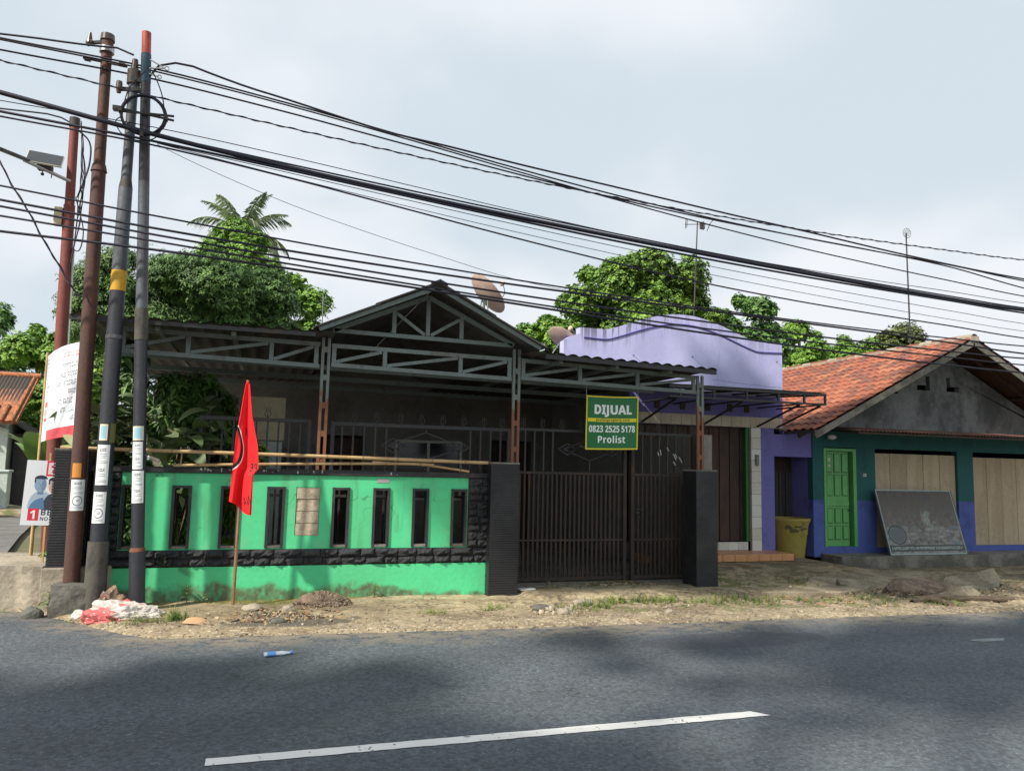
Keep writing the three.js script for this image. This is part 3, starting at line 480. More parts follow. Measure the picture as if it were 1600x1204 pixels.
// ================================================================ purple shop building
const SZ = -11.8;
{
  const b = thing('purple_building', 'lavender shop building with arched parapet and dark shutter', 'building');
  const prof = (dy) => { const a = []; for (let i = 0; i <= 30; i++) { const t = i / 30, x = mix(5.42, 8.42, t); a.push([x, 3.965 + dy + 0.375 * Math.pow(Math.sin(Math.PI * clamp((t - 0.0) / 1.0)), 1.25)]); } return a; };
  const outline = [[4.66, 3.22], [5.86, 3.22], [5.86, 2.96], [8.97, 2.96], [8.97, 3.985], ...prof(0).reverse(), [4.95, 3.965], [4.95, 3.86], [4.78, 3.8], [4.66, 3.72]];
  const map = tex(1024, 512, 4.8, 2, (u, v) => {
    const x = 4.3 + u * 4.8, y = 2.5 + v * 2, n = f2(x * 1.6, y * 1.6, 5, 141), f = f2(x * 18, y * 18, 3, 143), s = f2(x * 16, y * 0.9, 4, 145);
    let c = mul(lerp3([0.46, 0.47, 0.76], [0.4, 0.41, 0.68], step(0.35, 0.68, n)), 0.95 + 0.1 * f);
    const edge = x < 5.42 || x > 8.42 ? 3.965 : 3.965 + 0.375 * Math.pow(Math.sin(Math.PI * (x - 5.42) / 3), 1.25), d = edge - y;
    const drip = step(0.5, 0.64, s) * step(0.55, 0.05, d + 0.35 * (s - 0.5)) * (x < 6.6 ? 1 : 0.35); c = lerp3(c, [0.13, 0.13, 0.19], drip * 0.85);
    if (Math.abs(x - 7.62 - 0.02 * Math.sin(y * 9)) < 0.005 && y < 3.75) c = mul(c, 0.72);
    if (Math.abs(y - 3.18 + 0.05 * (x - 8) - 0.02 * f2(x * 4, 1, 2, 4)) < 0.005 && x > 7.5) c = mul(c, 0.5);
    for (const [sx, sy] of [[5.95, 3.55], [7.1, 3.6], [8.86, 3.62]]) { const q = Math.hypot(x - sx, y - sy); if (q < 0.02 || (Math.abs((x - sx) * 0.8 + (y - sy)) < 0.005 && x > sx && x < sx + 0.3)) c = mul(c, 0.4); }
    return c;
  }); map.offset.set(-4.3 / 4.8, -2.5 / 2);
  mesh('parapet', plate(outline, 0.18, SZ), std({ map, bumpMap: fineBump, bumpScale: 0.001, roughness: 0.8 }), b);
  const line = [[5.02, 3.8], [5.42, 3.79], ...prof(-0.18).slice(1, -1), [8.44, 3.78], [8.97, 3.79]].map(([x, y]) => [x, y, SZ + 0.004]);
  mesh('moulding', tube(line, 0.016, 90, 6), MAT.purpleLine, b);
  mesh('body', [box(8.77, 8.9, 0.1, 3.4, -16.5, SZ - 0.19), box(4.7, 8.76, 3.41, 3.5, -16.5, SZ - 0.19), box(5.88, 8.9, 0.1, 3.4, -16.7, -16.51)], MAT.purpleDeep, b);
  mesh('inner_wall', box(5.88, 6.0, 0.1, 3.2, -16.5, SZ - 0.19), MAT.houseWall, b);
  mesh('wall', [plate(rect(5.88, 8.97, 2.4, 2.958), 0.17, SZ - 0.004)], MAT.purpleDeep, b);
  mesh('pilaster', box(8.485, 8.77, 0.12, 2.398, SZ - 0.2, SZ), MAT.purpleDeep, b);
  // tiles, one by one: lintel, pillar and sill
  const r = rng(15), tl = (x0, x1, y0, y1, m) => mesh('tile', rbox(x0 + 0.002, x1 - 0.002, y0 + 0.002, y1 - 0.002, SZ - 0.05, SZ + 0.012 + 0.002 * r(), 0.003), m, b);
  for (let x = 5.87; x < 8.9; x += 0.2) tl(x, Math.min(x + 0.2, 8.95), 2.4, 2.59, MAT.creamTile);
  for (let y = 0.22; y < 2.36; y += 0.2) tl(8.28, 8.482, y, Math.min(y + 0.2, 2.399), r() < 0.5 ? MAT.whiteTile : MAT.whiteTileWorn);
  for (let x = 6.0; x < 8.2; x += 0.2) tl(x, Math.min(x + 0.2, 8.279), 0.24, 0.385, r() < 0.5 ? MAT.whiteTile : MAT.whiteTileWorn);
  for (let x = 5.9; x < 8.8; x += 0.235) mesh('step_tile', rbox(x + 0.002, Math.min(x + 0.235, 8.72) - 0.002, 0.12, 0.235, SZ - 0.001, -11.22, 0.006), MAT.orangeTile, b);
  mesh('step_base', box(5.9, 8.68, -0.05, 0.119, SZ + 0.02, -11.27), MAT.concreteDark, b);
  // folding shutter of narrow dark boards
  const sh = mesh('shutter', box(5.9, 8.28, 0.386, 2.41, SZ - 0.22, SZ - 0.19), MAT.brownWood, b);
  for (let i = 0, x = 5.95; x < 8.24; i++, x += 0.105) mesh('slat', box(x, x + 0.096, 0.387, 2.405, SZ - 0.189, SZ - 0.165 + (i % 2) * 0.012), MAT.brownWood, sh);
  mesh('jamb', box(8.21, 8.279, 0.386, 2.399, SZ - 0.163, SZ - 0.05), MAT.doorGreenEdge, b);
  mesh('meter_box', [rbox(8.36, 8.42, 1.72, 1.92, SZ + 0.015, SZ + 0.05, 0.006)], MAT.steelGrey, b);
  // three dim ornaments painted over the lintel are raised lozenges
  for (const x of [6.35, 6.85, 7.35, 7.8, 8.15]) mesh('ornament', rbox(x, x + 0.1, 2.66, 2.8, SZ, SZ + 0.02, 0.008), MAT.brownWood, b);
}
{ // sheet canopy on a light trussed frame
  const c = thing('shop_canopy', 'dark sheet canopy on a bare frame over purple shopfront', 'canopy'), m = MAT.steelDark, F = -10.5, X0 = 5.9, X1 = 8.83;
  mesh('sheet', plate([[0, 0], [1.31, -0.085], [1.31, -0.077], [0, 0.008]], X1 - X0, 0).rotateY(-Math.PI / 2).translate(X0, 3.02, SZ + 0.01), MAT.roofSheetDark, c);
  mesh('front_beam', bar([X0, 2.905, F], [X1, 2.905, F], 0.04, 0.035), m, c);
  mesh('lower_beam', bar([X0, 2.745, F], [X1, 2.745, F], 0.03, 0.03), m, c);
  for (const x of [6.1, 6.7, 7.3, 7.9, 8.4, X1 - 0.015]) { mesh('hanger', bar([x, 2.761, F], [x, 2.884, F], 0.03, 0.03), m, c); mesh('rib', bar([x, 2.975, SZ + 0.02], [x, 2.905, F - 0.025], 0.03, 0.03), m, c); if (x > 8.3 || x < 6.2 || Math.abs(x - 7.3) < 0.1) mesh('strut', bar([x, 2.42, SZ + 0.03], [x, 2.73, F - 0.12], 0.028, 0.028), m, c); mesh('tie', bar([x, 2.75, SZ + 0.03], [x, 2.745, F - 0.02], 0.025, 0.025), m, c); }
}
// ================================================================ tile-roofed shop house on the right
const RIDGE = [12.69, 4.23], EAVE = [9.03, 2.35], RF = -11.0, ROOFB = -18.4;
{
  const h = thing('tiled_shop_house', 'shop house with orange clay tile roof and teal and blue front', 'house');
  const D = [9.84, 10.57, 0.28, 2.08], S1 = [11.02, 13.03, 0.25, 2.02], S2 = [13.43, 15.42, 0.27, 2.0], split = 1.13;
  const cut = (y0, y1) => [D, S1, S2].map(([a, b, c, d]) => rect(a, b, Math.max(c, y0 + 0.0), Math.min(d, y1))).filter((q) => q[2][1] - q[0][1] > 0.05);
  const frame = (y0, y1, cuts) => { // wall strip with notches: build as boxes between openings
    const xs = [9.6, D[0], D[1], S1[0], S1[1], S2[0], S2[1], 16.3], g = [];
    for (let i = 0; i < xs.length - 1; i += 2) g.push([xs[i], xs[i + 1]]); return g;
  };
  const piers = frame();
  mesh('lower_wall', [...piers.map(([a, b]) => box(a, b, 0.1, split, SZ - 0.14, SZ)), box(D[0], D[1], 0.1, D[2], SZ - 0.14, SZ - 0.002), box(S1[0], S1[1], 0.1, S1[2], SZ - 0.14, SZ - 0.002), box(S2[0], S2[1], 0.1, S2[2], SZ - 0.14, SZ - 0.002)], MAT.blue, h);
  mesh('upper_wall', [...piers.map(([a, b]) => box(a, b, split, 2.1, SZ - 0.14, SZ + 0.001)), box(9.6, 16.3, 2.1, 2.46, SZ - 0.14, SZ + 0.002)], MAT.teal, h);
  const roofY = (x) => (x < RIDGE[0] ? mix(EAVE[1], RIDGE[1], (x - EAVE[0]) / (RIDGE[0] - EAVE[0])) : mix(RIDGE[1], EAVE[1], (x - RIDGE[0]) / (RIDGE[0] - EAVE[0])));
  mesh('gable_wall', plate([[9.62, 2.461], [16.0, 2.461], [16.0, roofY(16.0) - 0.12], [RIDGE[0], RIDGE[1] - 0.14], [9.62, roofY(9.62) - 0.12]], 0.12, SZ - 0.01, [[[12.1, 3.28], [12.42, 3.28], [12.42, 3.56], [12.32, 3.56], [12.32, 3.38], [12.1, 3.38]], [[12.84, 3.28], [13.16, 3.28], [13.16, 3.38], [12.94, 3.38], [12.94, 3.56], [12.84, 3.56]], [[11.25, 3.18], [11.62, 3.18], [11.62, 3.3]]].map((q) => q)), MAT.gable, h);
  mesh('side_wall', [box(9.6, 9.72, 0.1, 2.4, -18, SZ - 0.141), box(16.18, 16.3, 0.1, 2.4, -18, SZ - 0.141)], MAT.purpleDeep, h);
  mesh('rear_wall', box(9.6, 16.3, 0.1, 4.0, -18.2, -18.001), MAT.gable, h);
  // door with raised panels
  const d = mesh('door', box(D[0] + 0.06, D[1] - 0.13, D[2] + 0.005, D[3] - 0.06, SZ - 0.1, SZ - 0.055), MAT.doorGreen, h);
  const px = [D[0] + 0.09, D[0] + 0.265, D[0] + 0.44], pw = 0.135;
  for (const [y0, y1] of [[1.63, 1.99], [1.2, 1.6], [0.7, 0.98], [0.4, 0.66]]) for (const x of px) { const pn = mesh('panel', box(x, x + pw, y0, y1, SZ - 0.0545, SZ - 0.048), MAT.doorGreenEdge, d); mesh('panel_field', rbox(x + 0.014, x + pw - 0.014, y0 + 0.014, y1 - 0.014, SZ - 0.05, SZ - 0.036, 0.006), MAT.doorGreen, pn); }
  mesh('rail', rbox(D[0] + 0.065, D[1] - 0.135, 1.02, 1.1, SZ - 0.056, SZ - 0.035, 0.006), MAT.doorGreen, d);
  mesh('handle', [rod([D[1] - 0.15, 0.95, SZ - 0.05], [D[1] - 0.15, 0.95, SZ], 0.01), rod([D[1] - 0.2, 0.95, SZ], [D[1] - 0.13, 0.95, SZ], 0.01)], MAT.steelDark, d);
  mesh('notice', [box(D[0] + 0.13, D[0] + 0.18, 1.84, 1.9, SZ - 0.047, SZ - 0.033), box(D[0] + 0.135, D[0] + 0.18, 1.74, 1.78, SZ - 0.047, SZ - 0.033)], std({ color: lin(0.5, 0.52, 0.5) }), d);
  mesh('door_frame', [box(D[0] + 0.001, D[0] + 0.055, D[2], D[3], SZ - 0.13, SZ + 0.012), box(D[1] - 0.07, D[1] - 0.001, D[2], D[3], SZ - 0.13, SZ + 0.012), box(D[0] + 0.056, D[1] - 0.071, D[3] - 0.05, D[3], SZ - 0.13, SZ + 0.01)], MAT.doorGreen, h);
  // board shutters
  for (const [a, b, y0, y1] of [S1, S2]) {
    const s = mesh('board_shutter', [box(a, b, y0, y0 + 0.04, SZ - 0.13, SZ - 0.09), box(a, b, y1 - 0.04, y1, SZ - 0.13, SZ - 0.09)], MAT.plankB, h), n = 5, w = (b - a) / n, r = rng(Math.round(a * 10));
    for (let i = 0; i < n; i++) mesh('plank', rbox(a + i * w + 0.004, a + (i + 1) * w - 0.004, y0 + 0.002, y1 - 0.002, SZ - 0.089, SZ - 0.06 + 0.006 * r(), 0.004), r() < 0.55 ? MAT.plank : MAT.plankB, s);
  }
  printed('house_number', 0.15, 0.1, 10.77, 1.6, SZ + 0.004, 128, 84, (g, W, H) => { g.fillStyle = '#0d4a4a'; g.fillRect(0, 0, W, H); g.fillStyle = '#c9ccb8'; g.font = 'bold 66px sans-serif'; g.textAlign = 'center'; g.fillText('28', W / 2, 66); }, h);
  // roof: barge boards, rafters, ridge and clay tiles
  const ang = Math.atan2(RIDGE[1] - EAVE[1], RIDGE[0] - EAVE[0]), L = Math.hypot(RIDGE[1] - EAVE[1], RIDGE[0] - EAVE[0]);
  const roof = mesh('roof_deck', [plate([[EAVE[0] + 0.02, EAVE[1] - 0.045], RIDGE.map((v, i) => v - (i ? 0.045 : 0)), [RIDGE[0], RIDGE[1] - 0.025], [EAVE[0] + 0.02, EAVE[1] - 0.025]].map((p) => p), -ROOFB + RF - 0.06, RF - 0.05), plate([[RIDGE[0], RIDGE[1] - 0.045], [2 * RIDGE[0] - EAVE[0], EAVE[1] - 0.045], [2 * RIDGE[0] - EAVE[0], EAVE[1] - 0.025], [RIDGE[0], RIDGE[1] - 0.025]], -ROOFB + RF - 0.06, RF - 0.05)], MAT.brownWood, h);
  for (const s of [-1, 1]) {
    const ex = RIDGE[0] + s * (RIDGE[0] - EAVE[0]);
    mesh('barge_board', bar([ex, EAVE[1] - 0.09, RF - 0.025], [RIDGE[0], RIDGE[1] - 0.09, RF - 0.025], 0.11, 0.025), MAT.concreteDark, roof);
    for (const z of [-11.45]) mesh('rafter', bar([ex, EAVE[1] - 0.09, z], [RIDGE[0], RIDGE[1] - 0.09, z], 0.07, 0.05), MAT.brownWood, roof);
  }
  for (const t of [0.2, 0.5, 0.8]) for (const s of [-1, 1]) { const x = RIDGE[0] + s * (RIDGE[0] - EAVE[0]) * (1 - t), y = mix(EAVE[1], RIDGE[1], t) - 0.1; mesh('purlin', bar([x, y, RF - 0.06], [x, y, SZ + 0.0], 0.07, 0.05), MAT.brownWood, roof); }
  const TW = 0.2, TL = 0.285, EXP = L / 17, prof = [0.004, 0.03, 0.036, 0.018, 0.002, 0.006];
  const pos = [], idx = []; prof.forEach((y, i) => { const z = -TW * 1.08 * i / 5; pos.push(-0.02, y + 0.026, z, TL - 0.02, y + 0.004, z, -0.02, y + 0.008, z); if (i < 5) { const a = i * 3; idx.push(a, a + 1, a + 3, a + 3, a + 1, a + 4, a, a + 3, a + 2, a + 2, a + 3, a + 5); } });
  let tg = new THREE.BufferGeometry(); tg.setAttribute('position', new THREE.Float32BufferAttribute(pos, 3)); tg.setIndex(idx); tg = tg.toNonIndexed(); tg.computeVertexNormals(); tg = uvm(tg);
  const tones = [[0.28, 0.092, 0.054], [0.31, 0.106, 0.058], [0.25, 0.084, 0.052], [0.2, 0.076, 0.052], [0.32, 0.128, 0.07], [0.16, 0.072, 0.054]];
  const mats = tones.map((c, i) => matter(c, mul(c, 0.62), { amount: 0.32, cells: 8, size: 0.5, grain: 0.2, rough: 0.85, bump: 0.003, k: 150 + i * 7, px: 128 }));
  const r = rng(99), list = [];
  for (let i = 0; i < 17; i++) for (let z = RF; z > ROOFB; z -= TW) {
    const x = EAVE[0] + i * EXP * Math.cos(ang), y = EAVE[1] + i * EXP * Math.sin(ang);
    list.push({ x, y: y + 0.004 * r(), z: z + 0.012 * (r() - 0.5), rz: ang + 0.03 * (r() - 0.5), ry: 0.04 * (r() - 0.5), m: Math.min(5, Math.floor(6 * Math.pow(r(), 1.1))) , k: -z + 0.15 * x });
  }
  list.sort((a, b) => a.k - b.k);
  const seen = list.filter((t) => t.z > -17.5);
  seen.slice(0, 300).forEach((t) => { const q = mesh('roof_tile', tg, mats[t.m], roof); q.position.set(t.x, t.y, t.z); q.rotation.set(0, t.ry, t.rz); });
  const far = [], o = new THREE.Object3D(), paint = (g, c) => { const a = new Float32Array(g.attributes.position.count * 3); for (let i = 0; i < a.length; i += 3) a.set(c, i); g.setAttribute('color', new THREE.BufferAttribute(a, 3)); return g; };
  for (const t of [...seen.slice(300), ...list.filter((t) => t.z <= -17.5)]) { o.position.set(t.x, t.y, t.z); o.rotation.set(0, t.ry, t.rz); o.updateMatrix(); far.push(paint(tg.clone().applyMatrix4(o.matrix), mul(tones[t.m], 0.8 + 0.2 * r()))); }
  const mirror = new THREE.Matrix4().makeScale(-1, 1, 1).setPosition(2 * RIDGE[0], 0, 0);
  for (const t of list) if (t.z > -14) { o.position.set(t.x, t.y, t.z); o.rotation.set(0, 0, ang); o.updateMatrix(); far.push(paint(tg.clone().applyMatrix4(o.matrix).applyMatrix4(mirror), tones[t.m])); }
  stuff(mesh('far_roof_tiles', far, std({ vertexColors: true, bumpMap: fineBump, bumpScale: 0.003 }), roof));
  const rg = []; for (let z = RF; z > ROOFB; z -= 0.3) { const g = new THREE.CylinderGeometry(0.1, 0.085, 0.32, 10, 1, true, -Math.PI / 2, Math.PI).rotateX(-Math.PI / 2).rotateZ(Math.PI / 2 * 0).translate(RIDGE[0], RIDGE[1] - 0.01, z - 0.16); rg.push(uvm(g)); }
  rg.forEach((g, i) => mesh('ridge_tile', g, i % 3 ? mats[3] : MAT.concrete, roof));
  mesh('ridge_mortar', box(RIDGE[0] - 0.1, RIDGE[0] + 0.1, RIDGE[1] - 0.06, RIDGE[1] + 0.03, ROOFB, RF + 0.01), MAT.concrete, roof);
  mesh('gutter', bar([EAVE[0] + 0.0, EAVE[1] - 0.02, RF], [EAVE[0] + 0.0, EAVE[1] - 0.02, -17], 0.05, 0.05), MAT.roofSheetDark, roof);
  // tin awning over the shopfront
  const aw = mesh('awning', corrugated(9.9, 16.3, SZ + 0.01, -10.92, (x, z) => 2.47 - 0.12 * (z - SZ) + 0.0, 0.08, 0.018), matter([0.2, 0.09, 0.07], [0.12, 0.07, 0.06], { amount: 0.4, cells: 5, size: 1.4, rough: 0.8, k: 191 }), h);
  for (const x of [9.95, 11.5, 13.2, 15, 16.2]) mesh('awning_arm', bar([x, 2.42, SZ], [x, 2.335, -10.97], 0.035, 0.035), MAT.brownWood, aw);
  mesh('awning_beam', bar([9.9, 2.335, -10.98], [16.3, 2.335, -10.98], 0.03, 0.04), MAT.brownWood, aw);
  mesh('lamp_globe', ball(9.92, 2.28, SZ + 0.14, 0.07, 1.3, 0.7, 1), std({ color: lin(0.55, 0.58, 0.6), roughness: 0.3 }), h);
  mesh('terrace', [box(9.75, 16.4, -0.12, 0.165, SZ + 0.001, -11.26)], MAT.concreteDark, h);
}
{ // side passage between the two buildings
  const a = thing('passage_gate', 'dark rusty passage door between purple and tiled buildings', 'gate');
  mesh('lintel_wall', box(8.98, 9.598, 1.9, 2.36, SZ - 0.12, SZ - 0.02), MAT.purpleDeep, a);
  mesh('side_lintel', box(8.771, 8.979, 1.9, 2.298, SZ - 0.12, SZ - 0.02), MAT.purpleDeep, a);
  mesh('backing', box(8.9, 9.6, 0.05, 1.9, SZ - 0.62, SZ - 0.6), MAT.brownWood, a);
  for (let i = 0; i < 9; i++) mesh('slat', box(8.92 + 0.075 * i, 8.985 + 0.075 * i, 0.08, 1.62, SZ - 0.598, SZ - 0.58 + (i % 2) * 0.008), i % 3 ? MAT.steelDark : MAT.gateBrown, a);
  mesh('rail', box(8.9, 9.59, 1.62, 1.67, SZ - 0.597, SZ - 0.56), MAT.gateBrown, a);
  mesh('roof', box(8.9, 9.6, 2.36, 2.4, -14, SZ - 0.03), MAT.roofSheetDark, a);
}

// ================================================================ poles, cables
// print too small to read in the photograph: letter-like strokes of uneven width
function scrawl(g, x, y, w, h, n, seed, colour) { const r = rng(seed + 500), cw = w / n; g.fillStyle = colour; for (let i = 0; i < n; i++) { if (r() < 0.12) continue; const a = x + i * cw, t = cw * 0.22; g.fillRect(a, y, t, h); if (r() < 0.6) g.fillRect(a + cw * 0.55, y, t, h * (0.6 + 0.4 * r())); for (let k = 0; k < 2; k++) if (r() < 0.65) g.fillRect(a, y + h * (0.42 * k + 0.4 * r() * k), cw * 0.75, h * 0.2); } }
const NOTICE = {
  white: (seal) => sheet(128, 256, (g, W, H) => {
    g.fillStyle = '#e9ecee'; g.fillRect(0, 0, W, H); scrawl(g, 30, 22, 68, 22, 6, 1, '#2d3138');
    g.fillStyle = '#7d8791'; for (const [y, l] of [[56, 70], [68, 84], [80, 60], [104, 96], [114, 90]]) g.fillRect((W - l) / 2, y, l, 4);
    if (seal) { g.strokeStyle = '#56606c'; g.lineWidth = 7; g.beginPath(); g.ellipse(W / 2, 175, 40, 38, 0, 0, 7); g.stroke(); scrawl(g, 46, 164, 36, 20, 3, 5, '#56606c'); } else { scrawl(g, 30, 150, 68, 22, 6, 2, '#2d3138'); g.fillStyle = '#7d8791'; for (const y of [186, 198]) g.fillRect(26, y, 76, 4); }
    g.fillStyle = '#7d8791'; for (const y of [226, 236]) g.fillRect(16, y, 96, 4);
  }),
  blue: () => sheet(64, 128, (g, W, H) => { g.fillStyle = '#d9d3bd'; g.fillRect(0, 0, W, H); g.fillStyle = '#9cc4d2'; g.fillRect(8, 12, W - 16, H - 26); g.fillStyle = '#7fa9bb'; for (let y = 26; y < 96; y += 14) g.fillRect(14, y, 34, 4); }),
};
const noticeMat = { seal: std({ map: NOTICE.white(true), roughness: 0.7 }), plain: std({ map: NOTICE.white(false), roughness: 0.7 }), blue: std({ map: NOTICE.blue(), roughness: 0.7 }), orange: matter([0.62, 0.26, 0.05], [0.5, 0.2, 0.05], { amount: 0.4, size: 0.3, k: 201, px: 128 }), olive: matter([0.17, 0.16, 0.06], [0.12, 0.11, 0.05], { amount: 0.4, size: 0.3, k: 203, px: 128 }) };
function pole(name, label, base, top, segs, group) {      // segs: [y0, y1, r0, r1, material, part name]
  const t = thing(name, label, 'pole', base, group), b = _v(base), d = _v(top).sub(b), at = (y) => d.clone().multiplyScalar((y - b.y) / d.y);
  t.userData.axis = undefined; delete t.userData.axis;
  for (const [y0, y1, r0, r1, m, part] of segs) mesh(part, rod(at(y0), at(y1), r0, r1, 18), m, t);
  const q = new THREE.Quaternion().setFromUnitVectors(new THREE.Vector3(0, 1, 0), d.clone().normalize());
  return { t, at, notice(y0, y1, r, theta, arc, m) { // paper wrapped on the pole, theta 0 faces the street
    const g = new THREE.CylinderGeometry(r + 0.003, r + 0.003, y1 - y0, 10, 1, true, theta - arc / 2, arc); const k = mesh('paper_notice', g, m, t); k.material.side = THREE.DoubleSide; k.position.copy(at((y0 + y1) / 2)); k.quaternion.copy(q); } };
}
{
  const p = pole('utility_pole', 'rusty brown steel pole set in a concrete stump, leftmost of three', [-1.82, 0.0, -9.1], [-1.9, 6.25, -9.1], [[0.0, 4.75, 0.078, 0.07, MAT.poleBrown, 'shaft'], [4.75, 6.06, 0.058, 0.054, MAT.poleBrown, 'upper_shaft'], [4.7, 4.78, 0.082, 0.066, MAT.poleBrown, 'collar'], [6.06, 6.12, 0.075, 0.075, MAT.metal, 'clamp'], [6.12, 6.2, 0.062, 0.062, MAT.poleBrown, 'upper_shaft'], [6.2, 6.27, 0.075, 0.07, MAT.ceramic, 'cap']], 'poles at the left end of the wall');
  const o = p.at(6.05);
  mesh('bracket', [bar([o.x - 0.22, o.y - 0.1, 0.03], [o.x + 0.22, o.y - 0.12, 0.03], 0.02, 0.03), bar([o.x - 0.2, o.y + 0.08, 0.02], [o.x - 0.04, o.y + 0.12, 0.02], 0.03, 0.03)], MAT.steelDark, p.t);
  mesh('insulator', [rod([o.x - 0.17, o.y + 0.08, 0.03], [o.x - 0.17, o.y + 0.2, 0.03], 0.035, 0.014), rod([o.x - 0.2, o.y + 0.06, 0.03], [o.x - 0.14, o.y + 0.1, 0.03], 0.03)], MAT.ceramic, p.t);
  for (const s of [-0.17, 0.17]) mesh('insulator', [rod([o.x + s - 0.03, o.y - 0.115, 0.05], [o.x + s + 0.03, o.y - 0.12, 0.05], 0.026)], MAT.ceramic, p.t);
  p.notice(1.05, 1.37, 0.078, 0.25, 1.75, noticeMat.seal); p.notice(1.39, 1.54, 0.078, -0.05, 1.1, noticeMat.orange);
}
{
  const p = pole('utility_pole', 'black pole with yellow band, middle of the three by the wall', [-1.58, 0.0, -9.0], [-1.59, 5.98, -9.0], [[0.0, 0.74, 0.108, 0.1, MAT.poleMud, 'base_sleeve'], [0.74, 2.86, 0.084, 0.08, MAT.poleBlack, 'shaft'], [2.86, 2.9, 0.084, 0.084, MAT.poleGrey, 'joint'], [2.9, 3.38, 0.078, 0.076, MAT.poleBlack, 'shaft'], [3.38, 3.6, 0.077, 0.077, MAT.yellow, 'yellow_band'], [3.6, 4.52, 0.074, 0.07, MAT.poleGrey, 'mid_shaft'], [4.52, 4.62, 0.07, 0.054, MAT.poleMud, 'collar'], [4.62, 5.7, 0.054, 0.05, MAT.poleGrey, 'upper_shaft'], [5.7, 5.86, 0.07, 0.07, MAT.ceramic, 'clamp'], [5.86, 5.99, 0.042, 0.03, MAT.ceramic, 'cap']], 'poles at the left end of the wall');
  const o = p.at(5.75);
  mesh('bracket', [bar([o.x - 0.16, o.y - 0.14, 0.03], [o.x + 0.14, o.y - 0.1, 0.03], 0.035, 0.04), bar([o.x - 0.02, o.y, 0.05], [o.x + 0.12, o.y - 0.02, 0.05], 0.05, 0.04)], MAT.steelDark, p.t);
  for (const [sx, sy] of [[-0.13, -0.14], [0.1, 0.05], [0.12, -0.12]]) mesh('insulator', [rod([o.x + sx, o.y + sy, 0.05], [o.x + sx, o.y + sy + 0.08, 0.05], 0.036, 0.03), rod([o.x + sx, o.y + sy - 0.05, 0.05], [o.x + sx, o.y + sy, 0.05], 0.022, 0.03)], MAT.ceramic, p.t);
  p.notice(1.78, 1.95, 0.082, -0.25, 1.0, noticeMat.blue); p.notice(1.76, 1.96, 0.082, 0.95, 0.9, noticeMat.olive); p.notice(1.32, 1.735, 0.083, -0.1, 1.5, noticeMat.plain); p.notice(0.93, 1.25, 0.084, -0.15, 1.55, noticeMat.seal);
}
